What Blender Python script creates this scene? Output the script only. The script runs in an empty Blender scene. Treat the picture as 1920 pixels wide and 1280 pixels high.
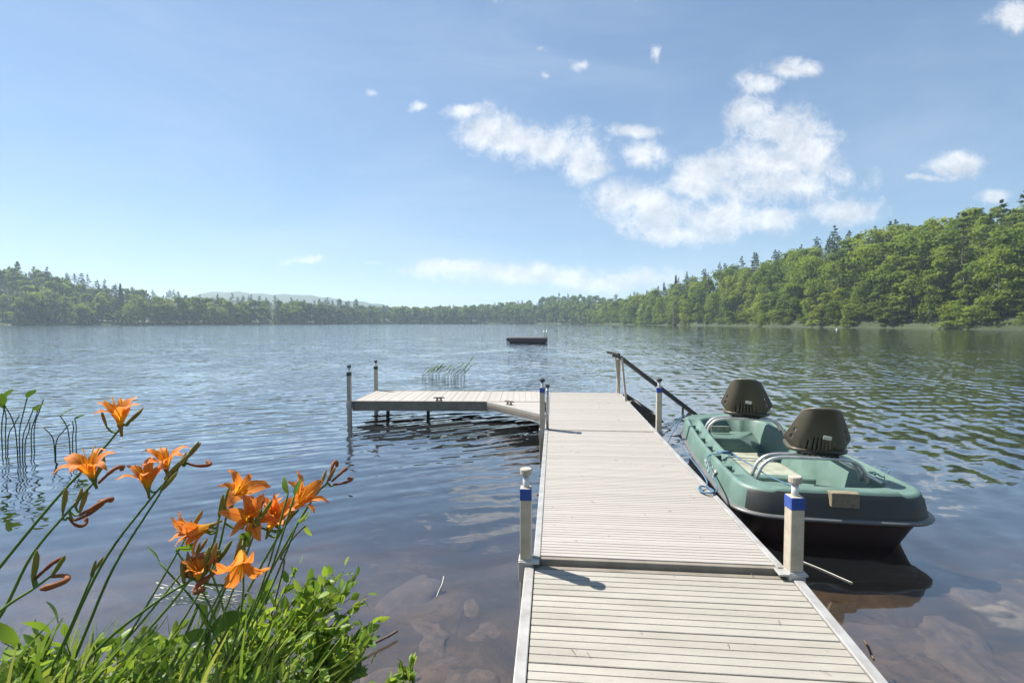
import bpy, math, random
import numpy as np
from mathutils import Vector, Matrix, Euler
random.seed(7); RNG = np.random.default_rng(7)
R = math.radians
SC = bpy.context.scene
COL = SC.collection

# ------------------------------------------------------------------ camera
CAM_H = 1.45; FPX = 907.0; PITCH = math.atan(35.5 / FPX)
cam_d = bpy.data.cameras.new('camera'); cam = bpy.data.objects.new('camera', cam_d); COL.objects.link(cam)
cam.location = (0, 0, CAM_H); cam.rotation_euler = (math.pi / 2 - PITCH, 0, 0)
cam_d.sensor_width = 36; cam_d.lens = 36 * FPX / 1920; cam_d.clip_start = 0.05; cam_d.clip_end = 6000
SC.camera = cam
SUN_EL = R(52); SUN_AZ = R(-61)          # azimuth from +Y, negative = to the left
SC.view_settings.view_transform = 'Standard'; SC.view_settings.look = 'None'
SC.view_settings.gamma = 1; SC.view_settings.use_curve_mapping = False
SC.view_settings.exposure = 1.06
SC.render.engine = 'CYCLES'
SC.cycles.use_denoising = True
SC.cycles.max_bounces = 8; SC.cycles.transparent_max_bounces = 10
SC.cycles.volume_bounces = 1
SC.cycles.caustics_reflective = False; SC.cycles.caustics_refractive = False
SC.cycles.sample_clamp_indirect = 6

# ------------------------------------------------------------------ node helper
class NT:
    def __init__(s, tree): s.t = tree; s.n = tree.nodes; s.l = tree.links
    def add(s, typ, **kw):
        n = s.n.new(typ)
        for k, v in kw.items(): setattr(n, k, v)
        return n
    def put(s, sock, v):
        if hasattr(v, 'is_output'): s.l.new(v, sock)
        else: sock.default_value = v
    def math(s, op, a, b=0.0, c=0.0, clamp=False):
        n = s.add('ShaderNodeMath', operation=op, use_clamp=clamp)
        s.put(n.inputs[0], a); s.put(n.inputs[1], b); s.put(n.inputs[2], c); return n.outputs[0]
    def vec(s, op, a, b=None, c=None, scale=None):
        n = s.add('ShaderNodeVectorMath', operation=op)
        s.put(n.inputs[0], a)
        if b is not None: s.put(n.inputs[1], b)
        if c is not None: s.put(n.inputs[2], c)
        if scale is not None: s.put(n.inputs['Scale'], scale)
        return n.outputs['Value'] if op in ('LENGTH', 'DOT_PRODUCT', 'DISTANCE') else n.outputs[0]
    def noise(s, vec, scale, detail=3, rough=.5, dist=0, out='Fac'):
        n = s.add('ShaderNodeTexNoise')
        if vec is not None: s.put(n.inputs['Vector'], vec)
        n.inputs['Scale'].default_value = scale; n.inputs['Detail'].default_value = detail
        n.inputs['Roughness'].default_value = rough; n.inputs['Distortion'].default_value = dist
        return n.outputs[out]
    def ramp(s, fac, stops):
        n = s.add('ShaderNodeValToRGB'); e = n.color_ramp.elements
        while len(e) < len(stops): e.new(0.5)
        for el, (p, c) in zip(e, stops):
            el.position = p; el.color = tuple(c) + ((1,) if len(c) == 3 else ())
        s.put(n.inputs[0], fac); return n.outputs[0]
    def mix(s, f, a, b):
        n = s.add('ShaderNodeMix', data_type='RGBA')
        s.put(n.inputs[0], f)
        for sock, v in ((n.inputs[6], a), (n.inputs[7], b)):
            s.put(sock, v if hasattr(v, 'is_output') or len(v) == 4 else tuple(v) + (1,))
        return n.outputs[2]
    def smooth(s, v, a, b, lo=0.0, hi=1.0):
        n = s.add('ShaderNodeMapRange', interpolation_type='SMOOTHSTEP')
        s.put(n.inputs[0], v)
        for i, x in enumerate((a, b, lo, hi)): n.inputs[1 + i].default_value = x
        return n.outputs[0]

# ------------------------------------------------------------------ world: Nishita sky with cumulus
world = bpy.data.worlds.new('World'); SC.world = world; world.use_nodes = True
w = NT(world.node_tree); w.n.clear()
sky = w.add('ShaderNodeTexSky', sky_type='NISHITA', sun_disc=False)
sky.sun_elevation = SUN_EL; sky.sun_rotation = SUN_AZ
sky.air_density = 1.0; sky.dust_density = .15; sky.ozone_density = 1.3; sky.altitude = 100
d = w.add('ShaderNodeTexCoord').outputs['Generated']
sep = w.add('ShaderNodeSeparateXYZ'); w.put(sep.inputs[0], d)
yy = w.math('MAXIMUM', sep.outputs[1], 0.08)
q = w.add('ShaderNodeCombineXYZ')
w.put(q.inputs[0], w.math('DIVIDE', sep.outputs[0], yy)); w.put(q.inputs[1], w.math('DIVIDE', sep.outputs[2], yy))
q = q.outputs[0]
nz = w.math('ADD', w.math('MULTIPLY', w.noise(q, 8, 9, .64, .25), .55), w.math('MULTIPLY', w.noise(q, 26, 7, .74, .4), .45))
nwarp = w.noise(q, 5, 4, .55, 0, 'Color')
qw = w.vec('ADD', q, w.vec('MULTIPLY', w.vec('SUBTRACT', nwarp, (.5, .5, .5)), (.075, .06, 0)))
PUFFS = [(875,222,42,14),(915,252,62,36),(965,268,62,34),(1035,276,72,40),(1085,300,46,40),(1105,322,36,14),(1190,247,46,13),(1205,296,52,26),
 (1475,143,58,18),(1408,172,42,24),(1405,215,50,32),(1450,250,60,36),(1510,290,72,60),(1420,315,120,50),(1340,320,78,34),(1460,350,130,40),(1300,350,70,26),
 (1165,378,72,36),(1240,400,100,44),(1340,412,110,34),(1270,440,90,22),(1430,418,90,24),(1580,404,78,22),(1790,308,50,24),(1730,335,48,10),(1845,370,38,14),
 (1890,50,66,26),(870,503,120,14),(1000,514,170,20),(1150,526,150,22),(570,488,75,12),(700,489,40,6),(1018,100,24,12),(1082,130,28,16),(1226,105,16,28),(1020,150,14,10),(705,180,26,10),(790,205,22,12),(1185,5,40,10),(930,12,40,12)]
acc = None
for (cx, cy, rx, ry) in PUFFS:
    a, b, sx, sy = (cx - 960) / FPX, (604.5 - cy) / FPX, FPX / (rx * 1.22), FPX / (ry * 1.32)
    e = w.vec('LENGTH', w.vec('MULTIPLY_ADD', qw, (sx, sy, 0), (-a * sx, -b * sy, 0)))
    if rx < 30 or ry < 13: e = w.math('ADD', e, .42)
    acc = e if acc is None else w.math('SMOOTH_MIN', acc, e, .16)
shape = w.math('SUBTRACT', 1.0, acc)
val = w.math('ADD', shape, w.math('MULTIPLY', w.math('SUBTRACT', nz, .47), 3.2))
front = w.smooth(sep.outputs[1], .10, .25)
alpha_f = w.math('MULTIPLY', w.smooth(val, .06, .92), front)
# the rest of the sky carries the same scattered cumulus
nb = w.noise(d, 2.2, 8, .6, .2)
alpha_b = w.math('MULTIPLY', w.math('MULTIPLY', w.smooth(nb, .58, .72), w.math('SUBTRACT', 1.0, front)), w.smooth(sep.outputs[2], .02, .15))
alpha = w.math('MAXIMUM', alpha_f, alpha_b)
alpha = w.math('MULTIPLY', alpha, .84)
n2 = w.noise(w.vec('ADD', q, (-.012, .020, 0)), 9, 9, .62, .25); n1_ = w.noise(q, 9, 9, .62, .25)
lit = w.math('ADD', w.math('MULTIPLY', w.math('SUBTRACT', n1_, n2), 3.6), w.math('SUBTRACT', .72, w.math('MULTIPLY', w.smooth(val, .5, 2.0), .36)), clamp=True)
ccol = w.ramp(lit, [(0, (4.7, 5.05, 5.65)), (.5, (6.2, 6.4, 6.8)), (1, (8.1, 8.1, 8.1))])
# thin veil of high cloud
veil = w.noise(w.vec('MULTIPLY', d, (1.2, 1.2, 4.0)), 1.6, 6, .6, .6)
veil = w.math('MULTIPLY', w.smooth(veil, .38, .75), .17)
gm = w.add('ShaderNodeGamma'); w.put(gm.inputs[0], sky.outputs[0]); gm.inputs[1].default_value = .68     # evens out the bright rim of the sky
skycol = w.vec('MULTIPLY', gm.outputs[0], (1.24, 1.51, 1.78))
base = w.mix(veil, skycol, (6.3, 6.9, 7.8))
fin = w.mix(alpha, base, ccol)
bg = w.add('ShaderNodeBackground'); w.put(bg.inputs[0], fin); bg.inputs[1].default_value = 0.0635
wo = w.add('ShaderNodeOutputWorld'); w.l.new(bg.outputs[0], wo.inputs[0])
world.cycles.sampling_method = 'MANUAL'; world.cycles.sample_map_resolution = 512

sd = bpy.data.lights.new('sun', 'SUN'); sun = bpy.data.objects.new('sun', sd); COL.objects.link(sun)
sd.energy = 4.8; sd.angle = R(.53); sd.color = (1, .955, .88)
sdir = Vector((math.sin(SUN_AZ) * math.cos(SUN_EL), math.cos(SUN_AZ) * math.cos(SUN_EL), math.sin(SUN_EL)))
sun.rotation_euler = sdir.to_track_quat('Z', 'Y').to_euler(); sun.location = (-20, 12, 30)

# ------------------------------------------------------------------ helpers
def at(x, y, Y):
    """the point that stands Y metres ahead of the lens in the direction of a spot in the photograph"""
    a = (x - 960) / FPX; b = (640 - y) / FPX
    dy = math.cos(PITCH) + b * math.sin(PITCH); dz = -math.sin(PITCH) + b * math.cos(PITCH)
    return Vector((a / dy * Y, Y, CAM_H + dz / dy * Y))
def pix(X, Y, Z):
    c, s = math.cos(PITCH), math.sin(PITCH); z = Z - CAM_H; fw = Y * c - z * s
    return 960 + FPX * X / fw, 640 - FPX * (Y * s + z * c) / fw

class MB:
    def __init__(s): s.v = []; s.f = []
    def vs(s, pts): i = len(s.v); s.v += [tuple(p) for p in pts]; return i
    def box(s, lo, hi):
        x0, y0, z0 = lo; x1, y1, z1 = hi
        i = s.vs([(x0,y0,z0),(x1,y0,z0),(x1,y1,z0),(x0,y1,z0),(x0,y0,z1),(x1,y0,z1),(x1,y1,z1),(x0,y1,z1)])
        for q in ((0,3,2,1),(4,5,6,7),(0,1,5,4),(1,2,6,5),(2,3,7,6),(3,0,4,7)): s.f.append(tuple(i + k for k in q))
        return s
    def prism(s, poly, z0, z1):
        n = len(poly); i = s.vs([(x, y, z0) for x, y in poly] + [(x, y, z1) for x, y in poly])
        s.f.append(tuple(i + k for k in range(n - 1, -1, -1))); s.f.append(tuple(i + n + k for k in range(n)))
        for k in range(n): s.f.append((i + k, i + (k + 1) % n, i + n + (k + 1) % n, i + n + k))
        return s
    def loft(s, loops, close=True, cap0=True, cap1=True):
        n = len(loops[0]); b = [s.vs(l) for l in loops]
        for a, c in zip(b, b[1:]):
            for k in range(n if close else n - 1): s.f.append((a + k, a + (k + 1) % n, c + (k + 1) % n, c + k))
        if cap0: s.f.append(tuple(b[0] + k for k in range(n - 1, -1, -1)))
        if cap1: s.f.append(tuple(b[-1] + k for k in range(n)))
        return s
    def tube(s, pts, r, n=8, cap=True):
        pts = [Vector(p) for p in pts]; rr = r if isinstance(r, (list, tuple)) else [r] * len(pts)
        T = [(pts[min(i + 1, len(pts) - 1)] - pts[max(i - 1, 0)]).normalized() for i in range(len(pts))]
        u = T[0].orthogonal().normalized(); loops = []
        for p, t, rad in zip(pts, T, rr):
            u = (u - t * u.dot(t)).normalized(); v = t.cross(u)
            loops.append([p + (u * math.cos(2 * math.pi * k / n) + v * math.sin(2 * math.pi * k / n)) * rad for k in range(n)])
        return s.loft(loops, True, cap, cap)
    def bar(s, p0, p1, wx, wy, up=(0, 0, 1)):
        p0, p1 = Vector(p0), Vector(p1); t = (p1 - p0).normalized(); a = t.cross(Vector(up))
        a = a.normalized() if a.length > 1e-4 else Vector((1, 0, 0)); b = a.cross(t)
        L = [[p + a * (sx * wx / 2) + b * (sy * wy / 2) for sx, sy in ((-1,-1),(1,-1),(1,1),(-1,1))] for p in (p0, p1)]
        return s.loft(L)
    def mesh(s, name, smooth=False):
        m = bpy.data.meshes.new(name); m.from_pydata(s.v, [], s.f); m.validate(); m.update()
        if smooth: m.polygons.foreach_set('use_smooth', [True] * len(m.polygons))
        return m
    def build(s, name, mat, parent=None, smooth=False, loc=None):
        return link(name, s.mesh(name, smooth), mat, parent, loc)
def link(name, mesh, mat=None, parent=None, loc=None, rot=None):
    if mat is not None and not mesh.materials: mesh.materials.append(mat)
    o = bpy.data.objects.new(name, mesh); COL.objects.link(o)
    if parent: o.parent = parent
    if loc is not None: o.location = loc
    if rot is not None: o.rotation_euler = rot
    return o
def tag(o, label=None, cat=None, group=None, kind=None):
    for k, v in (('label', label), ('category', cat), ('group', group), ('kind', kind)):
        if v: o[k] = v
    return o
def empty(name, loc, rz=0, label=None, cat=None, group=None):
    o = bpy.data.objects.new(name, None); COL.objects.link(o); o.location = loc; o.rotation_euler = (0, 0, rz)
    o.empty_display_size = .1
    return tag(o, label, cat, group)
def bevel(o, wd=.004, seg=2, ang=35):
    m = o.modifiers.new('bevel', 'BEVEL'); m.width = wd; m.segments = seg; m.limit_method = 'ANGLE'; m.angle_limit = R(ang); return o
def np_mesh(name, V, F):
    """V (n,3) float, F (m,k) int, all faces with k corners"""
    m = bpy.data.meshes.new(name); k = F.shape[1]
    m.vertices.add(len(V)); m.vertices.foreach_set('co', np.ascontiguousarray(V, np.float32).ravel())
    m.loops.add(F.size); m.loops.foreach_set('vertex_index', np.ascontiguousarray(F, np.int32).ravel())
    m.polygons.add(len(F)); m.polygons.foreach_set('loop_start', np.arange(0, F.size, k, dtype=np.int32))
    m.polygons.foreach_set('loop_total', np.full(len(F), k, np.int32))
    m.update(calc_edges=True); return m
def spline(pts, n):
    pts = [Vector(p) for p in pts]; P = [pts[0] * 2 - pts[1]] + pts + [pts[-1] * 2 - pts[-2]]; out = []
    for i in range(1, len(P) - 2):
        for k in range(n):
            t = k / n; a, b, c, e = P[i - 1], P[i], P[i + 1], P[i + 2]
            out.append(.5 * ((2 * b) + (c - a) * t + (2 * a - 5 * b + 4 * c - e) * t * t + (3 * b - a - 3 * c + e) * t ** 3))
    return out + [pts[-1]]

# ------------------------------------------------------------------ materials
def mat(name): m = bpy.data.materials.new(name); m.use_nodes = True; t = NT(m.node_tree); t.n.clear(); return m, t
def out(t, sh): o = t.add('ShaderNodeOutputMaterial'); t.l.new(sh, o.inputs[0]); return o
def simple(name, c, rough=.5, metal=0.0, var=.12, scale=12.0, bump=0.0, c2=None, bscale=None, spec=.5, stretch=(1, 1, 1), tint=0):
    m, t = mat(name)
    p = t.add('ShaderNodeBsdfPrincipled'); co = t.add('ShaderNodeTexCoord').outputs['Object']
    co = t.vec('MULTIPLY', co, stretch)
    n = t.noise(co, scale, 6, .62)
    c2 = c2 or tuple(x * (1 - 2.2 * var) for x in c)
    t.put(p.inputs['Base Color'], t.ramp(n, [(.3, c2), (.62, c), (.8, tuple(min(1, x * (1 + var * .6)) for x in c))]))
    t.put(p.inputs['Roughness'], t.math('ADD', t.math('MULTIPLY', n, .22), rough - .11, clamp=True)); p.inputs['Metallic'].default_value = metal
    p.inputs['Specular IOR Level'].default_value = spec
    if tint:
        rn = t.add('ShaderNodeObjectInfo').outputs['Random']; src = p.inputs['Base Color'].links[0].from_socket
        st_ = t.noise(t.vec('MULTIPLY', co, (.8, 3, 1)), .9, 5, .7); src = t.mix(t.math('MULTIPLY', t.smooth(st_, .52, .72), .35), src, tuple(x * .62 for x in c))
        sp_ = t.noise(co, 55, 2, .5); src = t.mix(t.math('MULTIPLY', t.smooth(sp_, .70, .76), .6), src, (.09, .08, .06))
        t.put(p.inputs['Base Color'], t.vec('SCALE', src, scale=t.math('ADD', t.math('MULTIPLY', rn, tint), 1 - tint / 2)))
    if bump:
        b = t.add('ShaderNodeBump'); b.inputs['Strength'].default_value = bump; b.inputs['Distance'].default_value = .01
        t.put(b.inputs['Height'], t.noise(co, bscale or scale * 6, 5, .6)); t.l.new(b.outputs[0], p.inputs['Normal'])
    out(t, p.outputs[0]); return m
def leafmat(name, cols, trans=.35, rough=.55, hue='obj', spec=.12):
    m, t = mat(name)
    rnd = t.add('ShaderNodeObjectInfo').outputs['Random']
    geo = t.add('ShaderNodeNewGeometry')
    isl = geo.outputs['Random Per Island']
    f = t.math('ADD', t.math('MULTIPLY', rnd, .62), t.math('MULTIPLY', isl, .38)) if hue == 'obj' else isl
    k = len(cols) - 1
    c = t.ramp(f, [(.08 + .84 * i / k, x) for i, x in enumerate(cols)])
    p = t.add('ShaderNodeBsdfPrincipled'); t.put(p.inputs['Base Color'], c); p.inputs['Roughness'].default_value = rough
    p.inputs['Specular IOR Level'].default_value = spec
    tr = t.add('ShaderNodeBsdfTranslucent'); t.put(tr.inputs[0], t.vec('MULTIPLY', c, (1.35, 1.25, .7)))
    mx = t.add('ShaderNodeMixShader'); mx.inputs[0].default_value = trans
    t.l.new(p.outputs[0], mx.inputs[1]); t.l.new(tr.outputs[0], mx.inputs[2]); out(t, mx.outputs[0]); return m

M = {}
M['board'] = simple('weathered_decking', (.375, .345, .307), .62, var=.07, scale=2.2, bump=.15, bscale=60, c2=(.315, .288, .252), stretch=(.35, 2, 1), tint=.10)
M['board_near'] = simple('worn_decking', (.350, .325, .280), .65, var=.09, scale=3.0, bump=.2, bscale=60, c2=(.265, .245, .203), stretch=(.5, 2, 1), tint=.12)
M['rail'] = simple('aluminium_edge', (.47, .455, .43), .42, .35, .12, 9, c2=(.33, .31, .28))
M['fascia'] = simple('taupe_fascia', (.235, .208, .168), .6, 0, .12, 6, c2=(.165, .142, .11))
M['post'] = simple('beige_post', (.47, .42, .335), .5, .1, .12, 14, bump=.1, c2=(.36, .31, .23))
M['pipe'] = simple('galvanised_pipe', (.62, .61, .58), .38, .5, .15, 40, bump=.2)
M['cap'] = simple('tan_cap', (.42, .37, .30), .55, 0, .1, 20)
M['cap_dark'] = simple('dark_cap', (.035, .033, .032), .5, 0, .1, 20)
M['tape'] = simple('blue_tape', (.022, .07, .32), .45, 0, .15, 30)
M['tape_green'] = simple('green_tape', (.02, .07, .055), .45, 0, .15, 30)
M['dark_metal'] = simple('dark_bracket', (.10, .085, .065), .55, .2, .2, 18)
M['alu'] = simple('bare_aluminium', (.60, .585, .555), .38, .75, .12, 18)
M['hull_green'] = simple('faded_green_plastic', (.124, .200, .168), .5, 0, .07, 5.0, bump=.08, bscale=60, c2=(.082, .138, .113), tint=.01)
M['hull_dark'] = simple('dark_hull_plastic', (.046, .029, .027), .5, 0, .1, 5, bump=.05)
M['hull_panel'] = simple('dark_transom_plastic', (.036, .037, .032), .5, 0, .1, 5)
M['hull_lip'] = simple('hull_lip_plastic', (.13, .13, .125), .35, 0, .1, 5)
M['floor'] = simple('dirty_boat_floor', (.34, .365, .29), .7, 0, .12, 9, bump=.3, bscale=40, c2=(.21, .20, .14))
M['seat'] = simple('olive_seat_plastic', (.075, .064, .041), .42, 0, .1, 4, bump=.08, bscale=90)
M['seat_edge'] = simple('seat_edge_plastic', (.16, .145, .105), .4, 0, .1, 4)
M['sticker'] = simple('white_sticker', (.62, .60, .54), .5, 0, .05, 60)
M['plate'] = simple('tan_motor_plate', (.245, .20, .135), .7, 0, .2, 30, bump=.2)
M['rope'] = simple('blue_rope', (.075, .165, .26), .7, 0, .2, 120, bump=.4, bscale=300)
M['hole'] = simple('hole_black', (.012, .012, .012), .8)
M['bark'] = simple('tree_bark', (.13, .10, .078), .85, 0, .2, 3, bump=.3)
M['pale_bark'] = simple('pale_bark', (.33, .30, .26), .8, 0, .2, 3, bump=.2)
M['leaf'] = leafmat('broad_leaves', [(.085, .140, .030), (.145, .212, .036), (.185, .252, .040), (.240, .288, .050)], .54)
M['needle'] = leafmat('pine_needles', [(.045, .080, .036), (.070, .112, .040), (.100, .145, .048)], .3)
M['spruce'] = leafmat('spruce_needles', [(.018, .034, .020), (.026, .048, .026)], .15)
M['raft'] = simple('raft_timber', (.10, .085, .088), .7, 0, .15, 2)
M['raft_float'] = simple('raft_float', (.02, .02, .022), .6)
M['stem'] = leafmat('green_stems', [(.085, .15, .03), (.20, .27, .075)], .15, hue='obj')
M['twig'] = simple('shrub_twig', (.13, .095, .065), .8, 0, .2, 30)
M['shrub_leaf'] = leafmat('shrub_leaves', [(.045, .105, .018), (.13, .225, .035), (.22, .33, .05), (.34, .42, .10)], .45, .4, spec=.3)
M['dark_leaf'] = leafmat('undergrowth_leaves', [(.05, .12, .018), (.11, .21, .03), (.19, .29, .042), (.28, .35, .07)], .45, .45, hue='isl', spec=.2)
M['blade'] = leafmat('grass_blades', [(.10, .19, .03), (.19, .28, .055), (.30, .33, .10)], .4, .45, hue='isl')
M['reed'] = leafmat('reed_green', [(.05, .11, .02), (.09, .17, .03)], .3)
M['dry'] = simple('dry_straw', (.62, .60, .52), .6, 0, .1, 40)
M['shoregrass'] = leafmat('shore_grass', [(.10, .15, .035), (.17, .21, .06)], .3, hue='isl')
M['bud'] = leafmat('lily_buds', [(.15, .21, .045), (.30, .25, .07), (.36, .19, .06)], .3, hue='obj')
M['wilt'] = leafmat('wilted_petals', [(.20, .07, .03), (.34, .14, .06), (.12, .03, .025)], .25, hue='obj')
M['log'] = simple('driftwood', (.16, .125, .09), .85, 0, .3, 8, bump=.4, stretch=(1, 1, 1))
M['rock'] = simple('lakebed_rock', (.135, .098, .066), .85, 0, .28, 3, bump=.7, bscale=9)
def petal_mat():
    m, t = mat('orange_petals')
    a = t.add('ShaderNodeAttribute', attribute_name='along').outputs['Fac']
    b = t.add('ShaderNodeAttribute', attribute_name='across').outputs['Fac']
    rnd = t.add('ShaderNodeObjectInfo').outputs['Random']
    c = t.ramp(a, [(0, (.70, .46, .04)), (.26, (.78, .42, .03)), (.5, (.76, .27, .045)), (1, (.80, .32, .10))])
    c = t.mix(t.math('MULTIPLY', t.smooth(b, .24, .04), t.smooth(a, .25, .5)), c, (.68, .14, .02))
    c = t.mix(t.math('MULTIPLY', rnd, .35), c, (.70, .20, .028))
    p = t.add('ShaderNodeBsdfPrincipled'); t.put(p.inputs['Base Color'], c); p.inputs['Roughness'].default_value = .6; p.inputs['Specular IOR Level'].default_value = .15
    tr = t.add('ShaderNodeBsdfTranslucent'); t.put(tr.inputs[0], t.vec('MULTIPLY', c, (1.25, 1.15, .9)))
    mx = t.add('ShaderNodeMixShader'); mx.inputs[0].default_value = .42
    t.l.new(p.outputs[0], mx.inputs[1]); t.l.new(tr.outputs[0], mx.inputs[2]); out(t, mx.outputs[0]); return m
M['petal'] = petal_mat()
def ground_mat():
    m, t = mat('ground_soil')
    g = t.add('ShaderNodeNewGeometry').outputs['Position']
    sp = t.add('ShaderNodeSeparateXYZ'); t.put(sp.inputs[0], g)
    n1 = t.noise(g, 1.9, 9, .68, .5); n2 = t.noise(g, 14, 6, .7)
    bed = t.ramp(n1, [(.34, (.022, .017, .012)), (.5, (.066, .045, .026)), (.58, (.105, .071, .040)), (.72, (.175, .120, .068))])
    bed = t.mix(t.math('MULTIPLY', t.smooth(n2, .52, .62), .75), bed, (.045, .034, .024))
    land = t.ramp(t.noise(g, .15, 6, .6), [(.3, (.020, .036, .012)), (.7, (.045, .062, .022))])
    c = t.mix(t.smooth(sp.outputs[2], -.06, .06), bed, land)
    p = t.add('ShaderNodeBsdfPrincipled'); t.put(p.inputs['Base Color'], c); p.inputs['Roughness'].default_value = .9
    b = t.add('ShaderNodeBump'); b.inputs['Strength'].default_value = .6; b.inputs['Distance'].default_value = .03
    t.put(b.inputs['Height'], t.math('ADD', n1, n2)); t.l.new(b.outputs[0], p.inputs['Normal'])
    out(t, p.outputs[0]); return m
M['ground'] = ground_mat()
def hill_mat():
    m, t = mat('far_forested_hill')
    g = t.add('ShaderNodeNewGeometry').outputs['Position']
    c = t.ramp(t.noise(g, .05, 8, .7), [(.35, (.022, .04, .016)), (.65, (.055, .085, .028))])
    p = t.add('ShaderNodeBsdfPrincipled'); t.put(p.inputs['Base Color'], c); p.inputs['Roughness'].default_value = .9
    out(t, p.outputs[0]); return m
M['hill'] = hill_mat()
def water_mat():
    m, t = mat('lake_water')
    g = t.add('ShaderNodeNewGeometry').outputs['Position']
    sp = t.add('ShaderNodeSeparateXYZ'); t.put(sp.inputs[0], g); X, Y = sp.outputs[0], sp.outputs[1]
    sx = sy = None
    def acc(a, b): return b if a is None else t.math('ADD', a, b)
    warp1 = t.vec('SUBTRACT', t.noise(g, .55, 2, .5, 0, 'Color'), (.5, .5, .5))
    warp2 = t.vec('SUBTRACT', t.noise(g, 2.1, 2, .5, 0, 'Color'), (.5, .5, .5))
    amp1 = t.smooth(t.noise(g, .33, 2, .5), .3, .7, .25, 1.5)
    amp2 = t.smooth(t.noise(t.vec('ADD', g, (31., 17., 0)), .45, 2, .5), .35, .7, .1, 1.6)
    open_w = t.smooth(Y, 1.5, 7.0, .16, 1.0)          # sheltered by the bank and the dock, livelier farther out
    right = t.smooth(X, .8, 3.2)
    left = t.math('SUBTRACT', 1.0, right)
    for ang, lam, amp, wp, am, side in (
        (106, .25, .060, (warp1, .42), amp1, left), (119, .14, .045, (warp2, .15), amp2, left), (93, .42, .040, (warp1, .8), amp2, None),
        (168, .31, .060, (warp1, .60), amp1, right), (150, .18, .050, (warp2, .22), amp2, right), (185, .55, .032, (warp1, .9), amp1, None)):
        k = 2 * math.pi / lam; dx, dy = math.cos(R(ang)), math.sin(R(ang))
        pos = t.vec('ADD', g, t.vec('SCALE', wp[0], scale=wp[1]))
        ph = t.vec('DOT_PRODUCT', pos, (dx * k, dy * k, 0))
        s_ = t.math('MULTIPLY', t.math('SINE', ph), amp)
        s_ = t.math('MULTIPLY', s_, am); s_ = t.math('MULTIPLY', s_, open_w)
        if side is not None: s_ = t.math('MULTIPLY', s_, side)
        sx = acc(sx, t.math('MULTIPLY', s_, dx)); sy = acc(sy, t.math('MULTIPLY', s_, dy))
    def nslope(scale, amp, det, stretch=(1, 1, 1)):
        nonlocal sx, sy
        c = t.vec('SUBTRACT', t.noise(t.vec('MULTIPLY', g, stretch), scale, det, .55, 0, 'Color'), (.5, .5, .5))
        q_ = t.add('ShaderNodeSeparateXYZ'); t.put(q_.inputs[0], c)
        a = t.math('MULTIPLY', open_w, amp)
        sx = acc(sx, t.math('MULTIPLY', q_.outputs[0], a)); sy = acc(sy, t.math('MULTIPLY', q_.outputs[1], a))
    nslope(3.6, .18, 2, (.55, 1, 1)); nslope(11.0, .20, 2, (.6, 1, 1)); nslope(.8, .10, 2)
    cb = t.add('ShaderNodeCombineXYZ'); t.put(cb.inputs[0], t.math('MULTIPLY', sx, -1)); t.put(cb.inputs[1], t.math('MULTIPLY', sy, -1)); cb.inputs[2].default_value = 1
    N = t.vec('NORMALIZE', cb.outputs[0])
    c_ = t.math('ABSOLUTE', t.vec('DOT_PRODUCT', t.add('ShaderNodeNewGeometry').outputs['Incoming'], N))
    fr = t.math('ADD', t.math('MULTIPLY', t.math('POWER', t.math('SUBTRACT', 1.0, c_, clamp=True), 2.75), .92), .08)   # same from both sides, so sunlight reaches the bed
    gl = t.add('ShaderNodeBsdfGlossy'); gl.inputs['Roughness'].default_value = .03; t.put(gl.inputs['Normal'], N)
    gl.inputs['Color'].default_value = (1, 1, 1, 1)
    tr = t.add('ShaderNodeBsdfTransparent'); tr.inputs[0].default_value = (.97, .96, .94, 1)
    mx = t.add('ShaderNodeMixShader'); t.put(mx.inputs[0], fr); 
    df = t.add('ShaderNodeBsdfDiffuse'); df.inputs[0].default_value = (.125, .14, .155, 1)     # grey murk, its colour put in to brighten the water farther out
    m2 = t.add('ShaderNodeMixShader'); t.put(m2.inputs[0], t.smooth(Y, 2.4, 12.0, .04, .24)); t.l.new(tr.outputs[0], m2.inputs[1]); t.l.new(df.outputs[0], m2.inputs[2])
    t.l.new(m2.outputs[0], mx.inputs[1]); t.l.new(gl.outputs[0], mx.inputs[2])
    o = out(t, mx.outputs[0])
    va = t.add('ShaderNodeVolumeAbsorption'); va.inputs[0].default_value = (.56, .41, .26, 1); va.inputs[1].default_value = 1.6
    t.l.new(va.outputs[0], o.inputs['Volume']); return m
M['water'] = water_mat()

# ------------------------------------------------------------------ terrain, lake, haze
LAKE = np.array([(-340,1.25),(-340,150),(-296,262),(-235,300),(-203,335),(-138,470),(-90,500),(-33,508),(30,492),(62,425),(75,330),(86,232),(90,150),(98,97),(112,45),(118,1.25)], float)
def lake_dist(X, Y):
    """signed distance to the lake outline, positive on land"""
    P = np.stack([X, Y], -1); dmin = np.full(X.shape, 1e9); inside = np.zeros(X.shape, bool)
    for a, b in zip(LAKE, np.roll(LAKE, -1, 0)):
        e = b - a; t_ = np.clip(((P - a) @ e) / (e @ e), 0, 1); dd = np.linalg.norm(P - a - t_[..., None] * e, axis=-1); dmin = np.minimum(dmin, dd)
        cr = (a[1] > Y) != (b[1] > Y)
        with np.errstate(divide='ignore', invalid='ignore'): xi = a[0] + (Y - a[1]) * e[0] / (e[1] if e[1] else 1e-9)
        inside ^= cr & (X < xi)
    return np.where(inside, -dmin, dmin)
def ss(x, a, b): t_ = np.clip((x - a) / (b - a), 0, 1); return t_ * t_ * (3 - 2 * t_)
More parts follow.
